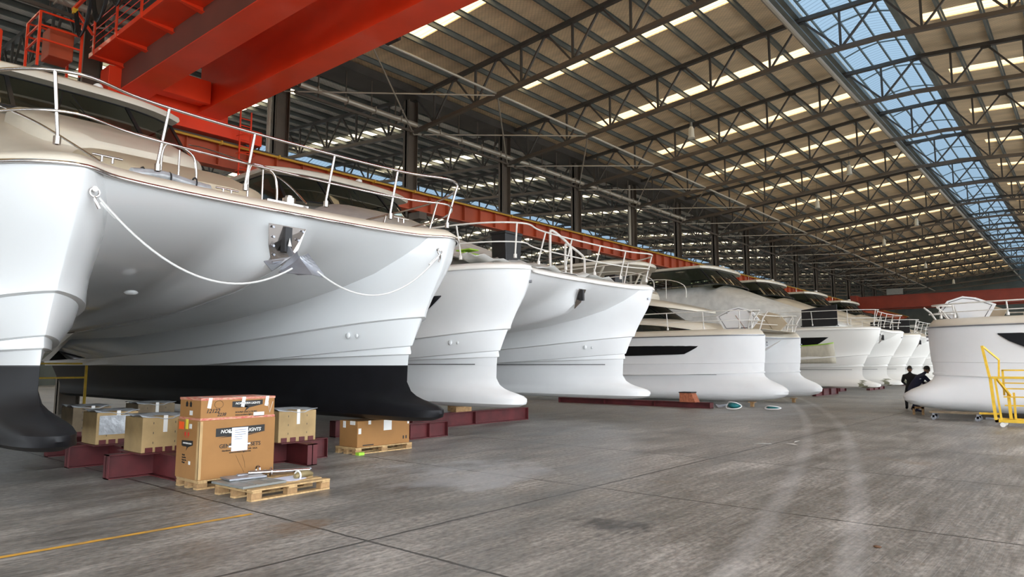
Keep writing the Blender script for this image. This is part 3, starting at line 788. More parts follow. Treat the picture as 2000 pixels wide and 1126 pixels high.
def railing(base, zd, parent, m, posts, h=.86, r=.021, inset=.14, mid=True, lean=.10, fwd=.0, xmin=-9.5, name='guard_rail'):
    path = loop_offset(base, inset); top = loop_offset(base, inset-lean)
    path = [p for p in path]; idx = [i for i,p in enumerate(path) if p.x > xmin]
    i0, i1 = idx[0], idx[-1]
    tp = smooth_loop([Vector((top[i].x,top[i].y,zd+h)) for i in range(i0,i1+1)], 6)
    mp = smooth_loop([Vector(((top[i].x+path[i].x)/2,(top[i].y+path[i].y)/2,zd+h*.52)) for i in range(i0,i1+1)], 6)
    rr = empty(name); rr.parent = parent
    mb = MB(); mb.tube(tp, r, 8); mb.build('top_rail', m, rr, smooth=60)
    if mid: mb = MB(); mb.tube(mp, r*.75, 6); mb.build('mid_rail', m, rr, smooth=60)
    for (ax, val, sgn) in posts:
        # ax 'y': post at given y along the front; ax 'x': post at given x on side sgn
        best = None
        for i in range(i0, i1+1):
            p = path[i]
            if ax == 'y': c = abs(p.y-val) + (0 if p.x > -1.6 else 10)
            else: c = abs(p.x-val) + (0 if p.y*sgn > 3.0*0.8 else 10)
            if best is None or c < best[0]: best = (c, i)
        i = best[1]; b = path[i]; t = tp[i-i0]
        mb = MB(); bb = Vector((b.x,b.y,zd+.10))
        mb.tube([bb, bb+Vector((0,0,.12)), Vector((t.x,t.y,zd+h))], r*.95, 8); mb.cyl(bb, bb+Vector((0,0,.09)), r*1.9, 8)
        mb.build('stanchion', m, rr, smooth=60)
    return rr
def trunk(name, secs, m, parent, n=20, e1=.45, e2=.45, mi=0):
    mb = MB(); rows = []
    for (x, hw, zt, zb) in secs:
        row = []
        for i in range(n+1):
            a = PI*i/n; c = math.cos(a); s = math.sin(a)
            row.append((x, hw*math.copysign(abs(c)**e1, c), zb+(zt-zb)*abs(s)**e2))
        rows.append(row)
    mb.grid(rows)
    for r in (rows[0], rows[-1]): mb.add(r, [tuple(range(len(r)))])
    return mb.build(name, m, parent, smooth=50)
def plan_arc(xf, hw, dep, xa, n=18, p=2.6):
    pts = [(xa, hw)]
    for i in range(n+1):
        s = 1-2*i/n; s = math.copysign(abs(s)**.8, s)
        pts.append((xf-dep*abs(s)**p, hw*s))
    pts.append((xa, -hw)); return pts
def slab(name, plan, z0, z1, m, parent, camber=.12, inset=.10, tilt=0.0, xr=0):
    n = len(plan); cx = sum(p[0] for p in plan)/n
    def ring(s, z, cam=0): return [((p[0]-cx)*s+cx, p[1]*s, z+cam*(1-abs(p[1])/max(abs(q[1]) for q in plan))+tilt*(p[0]-xr)) for p in plan]
    rows = [ring(.02,z0,0), ring(.9,z0,0), ring(.985,z0), ring(1.0,z0+(z1-z0)*.4), ring(.99,z1-.01), ring(.95,z1+.02), ring(.7,z1+camber*.7), ring(.35,z1+camber), ring(.02,z1+camber)]
    mb = MB(); mb.grid(rows, close=True); mb.add(rows[-1], [tuple(range(n))]); mb.add(rows[0], [tuple(range(n))])
    return mb.build(name, m, parent, smooth=45)
def glass_band(parent, planb, zb, plant, zt, mull, m=GLASS, frame=BLACK, tiltb=0, mw=.09):
    mb = MB(); rb = [(x,y,zb) for x,y in planb]; rt_ = [(x,y,zt) for x,y in plant]
    mb.grid([rb, rt_]); gl = mb.build('windshield', m, parent, smooth=25)
    fr = MB(); fr.tube(rb, .035, 6); fr.tube(rt_, .03, 6)
    fr.build('window_frame', frame, gl)
    for i in mull:
        k = MB(); a = Vector(rb[i]); b = Vector(rt_[i]); k.bar(a+(b-a)*.0, b, mw, .05); k.build('mullion', frame, gl)
    return gl
def rope_pts(a, b, sag, n=24):
    a = Vector(a); b = Vector(b)
    return [a+(b-a)*(i/n)+Vector((0,0,-sag*4*(i/n)*(1-i/n))) for i in range(n+1)]

def anchor_set(r, rope=True):
    pl = MB(); pl.box((-.55,-.19,3.06),(-.50,.19,3.62))
    mb = MB()
    # stainless plate over the nacelle nose
    mb.add([(-.33,-.30,3.60),(-.33,.30,3.60),(-.42,.24,3.30),(-.55,.10,3.05),(-.55,-.10,3.05),(-.42,-.24,3.30)], [(0,1,2,3,4,5)])
    mb.cur = 0
    ap = mb.build('anchor_plate', CHROME, r, solid=.015)
    m = MB()
    for y, z in ((-.24,3.55),(-.20,3.42),(-.17,3.30),(-.13,3.18),(.24,3.55),(.20,3.42)):
        x = -.33-(3.6-z)*.4+.03; m.cyl((x,y,z),(x+.02,y,z),.018,10)
    m.build('bolts', GALV, ap)
    m = MB(); m.box((-.42,-.055,3.22),(-.30,.055,3.58)); m.build('roller_slot', BLACK, ap)
    m = MB(); m.add([(-.27,-.025,3.30),(-.27,.035,3.30),(-.27,0,3.42)],[(0,1,2)]); m.build('arrow_mark', TAPE, ap, solid=.004)
    an = empty('anchor'); an.parent = r; tag(an, 'galvanised plough anchor under the bow')
    an.location = (-.14,0,.0)
    m = MB(); m.bar((-.40,0,3.50),(-.02,0,3.12),.03,.09); m.bar((-.02,0,3.12),(.10,0,2.99),.03,.10); m.build('shank', GALV, an)
    m = MB()
    for s in (-1,1):
        m.grid([[(.10+.02*j, s*.36*(j/5)*(.25+.75*i/5), 3.13-.27*(i/5)*(1-.15*j/5)+.05*(j/5)**2*(1-i/5)) for j in range(6)] for i in range(6)])
        m.grid([[(.10-.22*(i/4), s*(.10+.30*(j/4)), 3.12-.24*(j/4)+.16*(i/4)*(j/4)) for j in range(5)] for i in range(5)])
        m.add([(.12,0,3.12),(.20,s*.36,2.86),(.46,0,2.84)],[(0,1,2)])
    m.tube([(.0,-.34,3.02),(.06,0,3.10),(.0,.34,3.02)],.018,6)
    m.build('fluke', GALV, an, solid=.012)
    m = MB(); m.tube([(.04+.05*math.cos(a),0.05+.05*math.sin(a),3.10) for a in [2*PI*i/12 for i in range(13)]],.012,6); m.build('shackle', CHROME, an)
    if rope:
        for s in (-1, 1):
            m = MB(); m.tube(rope_pts((.09,s*2.62,3.46),(.14,s*.20,2.92),.52 if s<0 else .50),.014,6)
            rp = m.build('bridle_rope', ROPE, r, smooth=60)
            m = MB(); c = Vector((.06,s*2.66,3.52))
            m.tube([c+Vector((0,.05*math.cos(a),.05*math.sin(a))) for a in [2*PI*i/12 for i in range(13)]],.012,6)
            m.cyl(c+Vector((-.06,0,.04)),c+Vector((.01,0,.04)),.03,10); m.tube([c+Vector((0,0,-.05)),c+Vector((.02,-.02*s,-.12)),c+Vector((.02,-.05*s,-.18))],.018,6)
            m.build('bow_shackle', CHROME, rp, smooth=60)
            m = MB(); a = Vector((.07,s*2.60,3.42)); b = Vector((.06,s*2.42,3.27)); m.cyl(a,b,.022,8); m.build('rope_splice', ROPE, rp)
def through_fittings(r):
    for s in (-1,1):
        for (x,z,rr_) in ((-1.55,2.12,.04),(-1.8,2.13,.06)):
            m = MB(); y = s*2.8-.62*1; m.sphere((x, y-.0, z), rr_, 12, sc=(1,.45,1)); m.build('through_hull', GEL, r, smooth=60)
    m = MB(); m.sphere((-2.9,-1.1,2.72),.12,12,sc=(1.2,.8,.35)); m.build('through_hull', GEL, r, smooth=60)

SUPA = dict()
def boat_large(loc, label, group, anti=False, rope=False, details='full', zoff=0.0, warm=False, band=None, rz=0, railm=CHROME, covers=False, name='power_catamaran', htop=True, hz=0.0, hx=0.0):
    r = empty(name, (loc[0], loc[1], zoff), rz, label, 'catamaran', group)
    hm = [GELW if warm else (GEL if anti else PRIMER), STRIPE, ANTIF, BAND]
    hull, top = cat_hull('hull', levelsA(anti), 2.8, 17.3, hm, r, band=band)
    base = deck_and_rub(top, 3.80, r, CREAM if not covers else GELW, CHROME if anti else GELW, .16 if anti else .14)
    zd = 3.93
    posts = [('y',v,0) for v in (-3.0,-1.85,-.62,.75,1.95,3.05)] + [('x',-x,s) for x in (1.3,3.0,4.8,6.6,8.4) for s in (-1,1)]
    railing(base, zd, r, railm, posts, h=.88, inset=.16, lean=.20, xmin=-10)
    if not anti:
        m = MB()
        for s in (-1,1):
            for t in (-1,):
                pts = [(-.98-.35*i, s*2.8-(.62*(1-math.exp(-(.1+.35*i)/1.1))**.85+.12*(1-math.exp(-(.1+.35*i)/6)))-.006, 1.615) for i in range(1,22)]
                m.grid([[(x,y,z) for x,y,z in pts],[(x,y,z+.02) for x,y,z in pts]])
        m.build('waterline_tape', STRIPE, r, solid=.004)
    # coachroof rising aft to the flybridge front
    trunk('coachroof', [(-1.9,.9,4.05,3.9),(-2.3,1.4,4.3,3.9),(-3.2,2.0,4.62,3.9),(-5.0,2.45,5.35,3.9),(-7.0,2.72,6.1,3.9),(-9.0,2.92,6.95,3.9),(-9.7,2.97,7.2+hz,3.9),(-10.4,3.0,7.45+hz,3.9),(-15.2,3.0,7.45+hz,3.9)], CREAM if not covers else COVER, r, e1=.5, e2=.42)
    # saloon side glass and recesses
    for s in (-1,1):
        m = MB(); 
        A = [(-6.2,4.75),(-8.0,5.35),(-14.6,5.5),(-14.6,4.75)]
        def yy(x): return s*(interp([(-15.2,3.03),(-10.4,2.98),(-9,2.88),(-7,2.63),(-5,2.27)][::1], x))
        for k in range(14):
            x0 = -6.2-k*.6; x1 = x0-.6
            f = lambda x: min(5.5, 4.80+(-6.2-x)*.38)
            m.add([(x0,yy(x0),4.72),(x1,yy(x1),4.72),(x1,yy(x1)*.985,f(x1)),(x0,yy(x0)*.985,f(x0))],[(0,1,2,3)])
        m.build('saloon_window', GLASS, r, solid=.012)
    if details == 'full':
        # foredeck recess, sunpads, lockers, hatches, hoops and cleats
        m = MB(); m.box((-1.5,-2.3,4.00),(-1.05,-.9,4.025)); m.build('deck_recess', DARKREC, r)
        trunk('sunpad', [(-3.0,.8,4.72,4.2),(-3.3,1.3,4.88,4.2),(-4.6,1.6,5.38,4.4),(-5.2,1.4,5.52,4.5)], CTAN, r, e1=.3, e2=.3)
        m = MB(); m.tube([(-2.62,-1.6,4.20),(-2.45,-1.35,4.22),(-2.42,0,4.3),(-2.45,1.35,4.22)],.03,6); m.build('pad_gap', BLACK, r)
        trunk('helm_seat_coaming', [(-6.0,1.1,5.92,5.4),(-6.3,1.5,6.15,5.4),(-8.3,1.7,7.0,6.2),(-8.7,1.5,7.05,6.3)], CREAM, r, e1=.3, e2=.3)
        for yc in (-1.15,.15,):
            m = MB(); P = smooth_pts([(-1.35,yc-.24,4.0),(-1.35,yc-.24,4.55),(-1.35,yc-.15,4.72),(-1.35,yc+.15,4.66),(-1.35,yc+.25,4.45),(-1.35,yc+.25,4.0)],5); m.tube(P,.02,8)
            m.cyl((-1.35,yc,4.0),(-1.35,yc,4.66),.016,8); m.build('pulpit_hoop', CHROME, r, smooth=60)
        for yc, x in ((-2.35,-.55),(2.3,-.55),(-.62,-.95)):
            m = MB(); m.cyl((x,yc-.06,4.05),(x,yc-.06,4.12),.016,8); m.cyl((x,yc+.06,4.05),(x,yc+.06,4.12),.016,8); m.cyl((x,yc-.17,4.125),(x,yc+.17,4.125),.015,8); m.build('cleat', CHROME, r, smooth=60)
        m = MB(); m.tube(smooth_pts([(-1.0,-1.9,4.1),(-1.05,-1.5,4.16),(-1.1,-1.1,4.13),(-1.15,-.8,4.12)],5),.075,8); f = m.build('rolled_cover', FOILW, r, smooth=60)
        m = MB(); 
        for yv in (-1.75,-1.4,-1.05): m.tube([( -1.06+.085*math.cos(a), yv, 4.14+.085*math.sin(a)) for a in [2*PI*i/10 for i in range(11)]],.012,5)
        m.build('strap', BLACK, f)
        m = MB(); m.cyl((-.9,.35,4.05),(-.9,.35,4.16),.10,14); m.cyl((-.9,.35,4.16),(-.9,.35,4.2),.06,14); m.box((-1.05,-.1,4.03),(-.75,.6,4.06)); m.build('anchor_windlass', CHROME, r, smooth=40)
        for s in (-1,1):
            m = MB(); P = smooth_pts([(-2.6,s*1.75,4.6),(-4.2,s*2.15,5.45),(-6.2,s*2.4,6.25),(-8.4,s*2.6,7.05),(-9.5,s*2.6,7.4)],6); m.tube(P,.018,6); m.build('grab_rail', CHROME, r, smooth=60)
    if htop:
        keep_ = set(r.children_recursive)
        # flybridge windshield and hardtop
        pb = plan_arc(-9.7,2.97,.75,-15.0,p=3.4); pt = plan_arc(-10.75,2.85,.6,-14.5,p=3.4)
        glass_band(r, pb, 7.38+hz, pt, 8.42+hz, (1,6,13,18), m=CGLASS)
        slab('hardtop', plan_arc(-10.35,2.95 if anti else 3.15,.6,-16.2,p=3.6), 8.42+hz, 8.58+hz, CREAM, r, camber=.16)
        m = MB(); 
        for s in (-1,1): m.bar((-15.4,s*2.7,7.4+hz),(-14.9,s*2.6,8.45+hz),.12,.5)
        m.build('hardtop_support', CREAM, r)
        # inner bulkhead seats seen through the glass
        m = MB(); m.box((-13.6,-1.8,7.4+hz),(-13.2,.2,8.05+hz)); m.box((-13.4,.9,7.4+hz),(-13.0,1.9,8.0+hz)); m.build('helm_console', CTAN, r)
        m = MB()
        for yv in (-.35,.35):
            m.tube([(-9.85,yv,7.5+hz),(-10.15,yv*.6,7.9+hz),(-10.45,yv*.3,8.25+hz)],.012,5)
        m.build('wiper', BLACK, r)
        m = MB(); m.cyl((-11.2,.9,8.65+hz),(-11.2,.9,8.85+hz),.04,8); m.sphere((-11.2,.9,8.90+hz),.12,12,sc=(1.3,1,.8)); m.build('searchlight', PRIMER, r, smooth=60)
        m = MB(); m.cyl((-12.2,-1.4,8.62+hz),(-12.2,-1.4,9.1+hz),.01,6); m.cyl((-12.2,-1.5,9.1+hz),(-12.2,-1.3,9.1+hz),.02,6); m.build('antenna', CHROME, r)
        for q in r.children:
            if q not in keep_: q.location.x += hx
    return r, base
b1, base1 = boat_large((-8.5,5.4), 'nearest white catamaran with black antifouling paint below the waterline', None, anti=True, rope=True)
anchor_set(b1); through_fittings(b1)
b2, base2 = boat_large((-9.85,14.9), 'second white catamaran from the camera, unpainted below a thin black waterline tape', None, details='mid', covers=True, railm=RAILW, hz=-.35)
def anchor_slot(r, z0=3.05):
    m = MB(); m.add([(-.36,-.16,3.58),(-.36,.16,3.58),(-.50,.12,3.25),(-.62,0,3.08),(-.50,-.12,3.25)],[(0,1,2,3,4)]); a = m.build('anchor_plate', CHROME, r, solid=.012)
    m = MB(); m.box((-.45,-.035,3.28),(-.33,.035,3.56)); m.build('roller_slot', BLACK, a)
    for s in (-1,1):
        m = MB(); m.cyl((.04,s*2.72,3.5),(.09,s*2.70,3.5),.035,12); m.build('bow_eye', GALV, r)
anchor_slot(b2); through_fittings(b2)
# loose things lying on the second boat
def bt(o, label, cat, group=None): return tag(o, label, cat, group)
m = MB(); rows = []
for i in range(15):
    row = []
    for j in range(19):
        x = -10.75-.24*i; y = 11.35+.335*j
        row.append((x, y, 4.09+.06*math.sin(i*1.7+j*.9)+.06*math.sin(j*2.3+i*.8)+.035*i*(1 if i>2 else .3)+.10*math.exp(-((j-9)/5)**2)*min(i,6)/3))
    rows.append(row)
m.grid(rows); o = m.build('protective_sheet', COVER, solid=.01, smooth=40); bt(o, 'crumpled grey protective sheet laid over the foredeck of the second catamaran', 'cover sheet')
m = MB(); m.box((-12.9,12.9,4.62),(-12.4,13.25,4.65)); m.box((-12.75,12.9,4.55),(-12.6,13.5,4.58)); o = m.build('green_tape', GREENT, o); 
m = MB(); m.prism([(-.30,0),(.30,0),(.34,.75),(-.34,.75)], 'x', -.25, .25); m.box((-.28,-.36,.72),(.28,.36,.80)); o = m.build('plastic_bin', BLACK, bevel=.02); o.location = (-11.9,13.8,4.32); bt(o, 'black plastic bin standing on the sheeted foredeck of the second catamaran', 'bin')
for k,(p) in enumerate(((( -11.0,14.9,4.1),1.1),((-11.3,16.0,4.1),.9))):
    m = MB(); (x,y,z),hh = p; P = smooth_pts([(x,y-.35,z),(x,y-.35,z+hh*.8),(x,y-.25,z+hh),(x,y+.5,z+hh*.75),(x,y+.6,z+hh*.55),(x,y+.6,z)],4); m.tube(P,.035,8); m.build('pulpit_hoop', RAILW, b2).location = (9.85,-14.9,0)

def boat_small(loc, label, rz=0, zoff=0.0, tint=PRIMER, rh=.80):
    r = empty('power_catamaran', (loc[0],loc[1],zoff), rz, label, 'catamaran')
    hull, top = cat_hull('hull', levelsB(), 2.1, 12.8, [tint, STRIPE, ANTIF, BAND], r, g=.18)
    base = deck_and_rub(top, 2.80, r, CREAM, GALV, .24)
    posts = [('y',v,0) for v in (-2.3,-1.2,0,1.2,2.3)] + [('x',-x,s) for x in (1.6,3.0,4.6,6.2,7.8) for s in (-1,1)]
    railing(base, 2.95, r, RAILW, posts, h=rh, inset=.14, lean=.10, r=.022, xmin=-9.5)
    for s in (-1,1):
        # hull window : long dark lens, pointed forward
        for wdir in (s,):
            m = MB(); pts = []
            n = 22
            rowsT = []; rowsB = []
            for i in range(n+1):
                x = -3.05-i*(5.6/n); d = -x-.82
                y = s*(2.1+(.86*(1-math.exp(-d/1.1))**.85+.18*(1-math.exp(-d/6)))+.012)
                t = i/n; zt = 2.53-.02*t; zb_ = 2.50-.45*min(1,t/.14)**.75-.02*t
                rowsT.append((x+(.35 if rz else 0),y,zt)); rowsB.append((x+(.35 if rz else 0),y,zb_-.08*max(0,t-.14)))
            m.grid([rowsT,rowsB]); m.build('hull_window', HGLASS, r, solid=.01)
        m = MB(); P = []
        for i in range(14):
            x = -2.6-i*.6; d = -x-.9; y = s*(2.1+(.60*(1-math.exp(-d/1.1))**.8+.18*(1-math.exp(-d/6)))+.035)
            P.append((x,y,1.22))
        m.grid([P,[(a,b,c+.014) for a,b,c in P]]); m.build('waterline_tape', STRIPE, r, solid=.004)
    trunk('coachroof', [(-3.3,.9,3.15,2.95),(-3.7,1.5,3.42,2.95),(-5.0,2.05,3.62,2.95),(-6.4,2.35,3.75,2.95),(-8.2,2.6,3.85,2.95),(-12.6,2.65,3.9,2.95)], CREAM, r, e1=.45, e2=.4)
    for s in (-1,1):
        m = MB(); a=[]; b=[]
        for i in range(14):
            t=i/13; x=-3.9-t*3.4; y=s*(interp([(-8.2,2.62),(-6.4,2.37),(-5.0,2.07),(-3.7,1.52)],x)+.01); a.append((x,y,3.05)); b.append((x,y*.985,3.05+.36*math.sin(PI*min(1,t*1.0)*.5+.0)**.8 if t>0 else 3.06))
        m.grid([a,b]); m.build('trunk_window', GLASS, r, solid=.01)
    pb = plan_arc(-5.4,2.25,1.3,-11.8); pt = plan_arc(-6.6,2.1,1.1,-11.5)
    glass_band(r, pb, 3.60, pt, 4.40, (1,6,13,18))
    trunk('saloon_roof', [(-3.85,.25,3.98,3.90),(-4.2,1.1,4.10,3.95),(-4.8,1.75,4.27,4.05),(-5.6,2.1,4.46,4.18),(-7.2,2.3,4.80,4.42),(-9,2.4,4.88,4.5),(-12.4,2.4,4.88,4.5)], CREAM, r, e1=.4, e2=.5)
    # flybridge : coaming, rails, black pod, hardtop on posts
    trunk('flybridge_coaming', [(-7.0,1.0,5.0,4.7),(-7.4,1.7,5.25,4.7),(-8.4,2.0,5.4,4.7),(-12.2,2.1,5.4,4.7)], CREAM, r, e1=.35, e2=.35)
    for s in (-1,1):
        m = MB()
        P = smooth_pts([(-5.9,s*1.6,4.85),(-6.0,s*1.6,5.45),(-7.2,s*1.95,5.85),(-9.2,s*2.15,5.9),(-11.8,s*2.15,5.9)],4); m.tube(P,.022,6)
        for x in (-7.2,-8.6,-10.2,-11.6): m.cyl((x,s*2.05,4.9),(x,s*2.08,5.88),.016,6)
        m.build('flybridge_rail', RAILW, r, smooth=60)
    m = MB(); m.box((-8.3,-1.9,5.0),(-7.7,-.9,5.78)); m.build('covered_helm', BLACK, r, bevel=.04)
    m = MB()
    for s in (-1,1):
        m.bar((-9.0,s*1.7,5.3),(-8.4,s*1.7,6.3),.10,.05); m.bar((-11.6,s*1.7,5.3),(-11.8,s*1.7,6.3),.10,.10)
    m.build('hardtop_post', CREAM, r)
    slab('hardtop', plan_arc(-6.9,2.3,1.3,-12.3,p=2.0), 6.28, 6.42, CREAM, r, camber=.16)
    m = MB(); m.cyl((-9.0,-1.7,5.4),(-9.0,-1.7,6.2),.02,6); m.build('ladder_rail', RAILW, r)
    # foredeck hatch lids standing open
    hx_ = -1.8 if rz else -2.05
    for (x0, yc, flip, mm) in ((hx_,-1.55,1,CTAN if rz else PRIMER),(hx_,1.55,1,PRIMER if rz else CTAN)):
        pts = [(-.62,.02),(.50,.02),(.86,.42),(.55,.82),(.05,.98),(-.35,.90),(-.95,.62)]
        pts = [(a*1.0,b*.98) for a,b in pts]
        hh = empty('hatch_lid'); hh.parent = r; hh.scale = (.86,)*3 if rz else (1,)*3; hh.location = (x0,yc,2.96 if rz else 3.02); hh.rotation_euler = (math.radians(6 if yc<0 else -14),0,0)
        m = MB(); m.prism(pts,'y',-.03,.03); m.build('lid_panel', mm, hh, bevel=.012)
        cxh = sum(p[0] for p in pts)/len(pts); cyh = sum(p[1] for p in pts)/len(pts)
        sm = [((a-cxh)*.86+cxh,(b-cyh)*.84+cyh) for a,b in pts]
        m = MB(); fy = (.036 if yc>0 else -.036); P = [(a,fy,b) for a,b in sm]+[(sm[0][0],fy,sm[0][1])]; m.tube(P,.012,5); m.build('seal', STRIPE, hh)
        m = MB(); m.cyl((-.1,-.045,.62),(.32,-.16,.05),.012,6); m.cyl((-.45,-.05,.72),(-.45,-.035,.72),.02,8); m.cyl((.45,-.05,.72),(.45,-.035,.72),.02,8); m.build('gas_strut', CHROME, hh)
    m = MB(); m.box((-2.2,-2.0,3.02),(-.95,2.0,3.035)); m.build('cockpit_sole', CTAN, r)
    ph = .6 if rz else 1.0
    for s in (-1,1):
        m = MB(); m.cyl((-.80,s*2.02,2.5),(-.74,s*2.02,2.5),.03,10); m.cyl((-.80,s*2.02,2.38),(-.75,s*2.02,2.38),.02,10); m.build('bow_eye', GALV, r)
    m = MB(); m.add([(-.95,.0,2.62),(-1.6,.22,2.25),(-2.0,0,2.0),(-1.6,-.22,2.25)],[(0,1,2,3)]); m.build('anchor_plate', CHROME, r, solid=.01)
    for s in (-1,1):
        m = MB()
        for dx in (0,.35):
            m.tube([(-1.05-dx,s*2.0,3.0),(-.9-dx,s*2.0,3.0+.45*ph),(-.72-dx,s*1.95,3.0+.72*ph)],.03,6)
        m.tube([(-1.45,s*2.0,3.0+.35*ph),(-.85,s*1.98,3.0+.35*ph)],.025,6)
        m.build('bow_pulpit', RAILW, r, smooth=60)
    return r, base
b3, base3 = boat_small((-9.12,29.1), 'third white catamaran of the row, with a long black hull window')
b7, base7 = boat_small((-4.93,27.4), 'white catamaran facing the row from the other side of the aisle, behind the yellow platform', rz=PI, rh=.52)

b4, _ = boat_large((-8.95,43.6), 'white catamaran fourth in the row, with masking film and green tape on its hull', None, details='mid', zoff=-.26, warm=True, band=(-.60,-.82), railm=RAILW, covers=True, hz=-.45, hx=1.1)
anchor_slot(b4)
b5, _ = boat_large((-8.95,54.3), 'white catamaran just behind the two crouching workers', None, details='mid', zoff=-.26, warm=True, band=(-.60,-.82), railm=RAILW, covers=False, hz=-.3, hx=.6)
anchor_slot(b5)
b6 = clone(b5, (-8.95,65.4,-.26), label='white catamaran sixth in the row, mostly hidden by nearer hulls')
b8 = clone(b5, (-8.95,76.5,-.26), label='farthest white catamaran of the row')
# hull window and masking film of the fourth boat
def side_patch(name, m_, parent, x0, x1, ztop, zbot, s=-1, yc=2.8, out=.05, n=16, wob=0):
    def B(z): return interp([(1.6,.625),(1.84,.73),(2.43,.84),(2.46,.90),(2.8,.94),(3.2,1.0),(3.78,1.12)], z)
    rows = []
    for k in range(7):
        row = []
        for i in range(n+1):
            x = x0+(x1-x0)*i/n; t=i/n; zt = ztop(t); zb_ = zbot(t); z = zt+(zb_-zt)*k/6
            xs = interp([(1.6,-.88),(2.43,-.54),(3.2,-.06),(3.78,.14)], z); d = max(.02, xs-x)
            row.append((x, s*(yc+B(z)*(1-math.exp(-d/1.05))**.78+.12*(1-math.exp(-d/6)))+s*(out+wob*math.sin(i*1.9+k)), z))
        rows.append(row)
    mb = MB(); mb.grid(rows); return mb.build(name, m_, parent, smooth=60, solid=.008)
side_patch('hull_window', HGLASS, b4, -2.25, -9.5, lambda t: 3.38, lambda t: 3.36-.52*min(1,t/.11))
ms = side_patch('masking_film', SHEETC, b4, -2.0, -7.5, lambda t: 3.08-.5*t**.6*.6, lambda t: 1.98-.05*t, out=.075, wob=.012)
side_patch('green_tape', GREENT, b4, -2.0, -7.5, lambda t: 3.10-.5*t**.6*.6, lambda t: 3.05-.5*t**.6*.6, out=.10, wob=.012)
side_patch('hull_window', HGLASS, b2, -1.8, -9.5, lambda t: 3.22, lambda t: 3.20-.5*min(1,t/.10))
# dark screens standing on the decks of boats four and five
for (x,y,w,h,lab) in ((-11.85,40.6,1.9,1.2,'tall black screen panel standing on the deck of the fourth catamaran'),(-10.8,52.6,2.4,1.0,'low black screen panel on the deck of the fifth catamaran')):
    m = MB(); m.prism([(-w/2,0),(w/2,0),(w/2,h),(-w/2,h*.8)],'y',-.02,.02); m.box((w/2-.06,-.25,0),(w/2,.25,.05)); m.box((-w/2,-.25,0),(-w/2+.06,.25,.05)); o = m.build('screen_panel', BLACK); o.location=(x,y,3.78-.02); tag(o, lab, 'screen')
# ------------------------------------------------------------------ things on the floor
def wood_pallet(nx, ny, label, loc, rz=0, runners='x', h=.13, nb=3, tb=5, group=None):
    """nx: size along x, ny: along y, runners parallel to y"""
    r = empty('wooden_pallet', loc, rz, label, 'pallet', group)
    t = .02
    for i in range(3):
        x = -nx/2+.06+(nx-.12)*i/2
        m = MB(); m.box((x-.05,-ny/2,0),(x+.05,ny/2,t)); m.build('bottom_board', WOOD, r)
        for j in range(3):
            y = -ny/2+.07+(ny-.14)*j/2
            m = MB(); m.box((x-.05,y-.07,t),(x+.05,y+.07,h-2*t)); m.build('block', WOODE, r, bevel=.004)
    for j in range(3):
        y = -ny/2+.07+(ny-.14)*j/2
        m = MB(); m.box((-nx/2,y-.06,h-2*t),(nx/2,y+.06,h-t)); m.build('stringer_board', WOOD, r)
    for i in range(tb):
        x = -nx/2+.06+(nx-.12)*i/(tb-1)
        m = MB(); m.box((x-.055,-ny/2,h-t),(x+.055,ny/2,h)); m.build('top_board', WOOD, r, bevel=.003)
    return r
# generator boxes
pb_ = wood_pallet(.62,1.06,'wooden pallet carrying the tall cardboard generator box',(-9.30,4.86,0),0,h=.12)
gx = empty('cardboard_box',(-9.30,4.86,.12),0,'tall cardboard generator box with black printing and a taped paper sheet','cardboard box')
m = MB(); m.box((-.32,-.54,0),(.32,.54,.76)); m.build('carton', CARD, gx, bevel=.006)
m = MB(); m.box((-.32,-.548,0),(.324,-.54,.05)) if False else None
m.box((.27,-.546,.01),(.326,-.538,.75)); m.box((.318,-.548,.01),(.326,-.50,.75)); m.build('corner_guard', WOOD, gx)
FX = .322
def bolt_logo(par, x, yc, zc, w, hh, face='x', x0=None):
    # black parallelogram bar with a lightning bolt under it
    def P(u, v): return (x, yc+u, zc+v) if face == 'x' else (yc+u, x, zc+v)
    m = MB()
    a = [(-w*.53,hh*.44),(w*.53,hh*.52),(w*.53,hh*.06),(-w*.02,-.02),(-w*.53,-hh*.10)]
    b = [(-w/2,-hh*.16),(w*.02,hh*.0),(-.01*w,-hh*.15),(w/2,hh*.04),(w*.02,-hh*.24),(0,-hh*.5),(-w*.08,-hh*.26),(0,-hh*.22),(-w/2,-hh*.24)]
    for poly in (a, [(-w/2,-hh*.18),(-.04*w,-hh*.02),(0.06*w,-hh*.12),(.5*w,hh*.05),(.06*w,-hh*.2),(-.1*w,-hh*.55),(-.04*w,-hh*.2),(-.12*w,-hh*.14)]):
        m.add([P(u,v) for u,v in poly],[tuple(range(len(poly)))])
    return m.build('logo', INK, par, solid=.0015)
def txx(s, size, par, y, z, mm=INK, shear=0.0, x=FX+.002): return text(s, size, mm, par, (x,y,z), (0,1,0), (0,0,1), shear=shear)
def txy(s, size, par, x_, z, mm=INK, shear=0.0, y=-.543): return text(s, size, mm, par, (x_,y,z), (1,0,0), (0,0,1), shear=shear)
bolt_logo(gx, FX, .03, .56, .66, .20)
txx('NORTHERN LIGHTS', .064, gx, .03, .603, TAPE, .25, x=FX+.004)
txx('GENERATOR SETS', .073, gx, .03, .41, INK)
txx('Northern Lights, Inc.  Seattle, WA  U.S.A.', .030, gx, .03, .35, INK)
txx('www.northern-lights.com', .030, gx, .03, .32, INK)
m = MB(); m.box((FX+.004,-.10,.335),(FX+.008,.13,.645)); pp = m.build('paper_sheet', PAPER, gx)
m = MB()
for i in range(5): m.box((FX+.008,-.06,.61-.03*i),(FX+.0095,.10-.05*(i>2),.615-.03*i))
m.build('printed_lines', INK, pp)
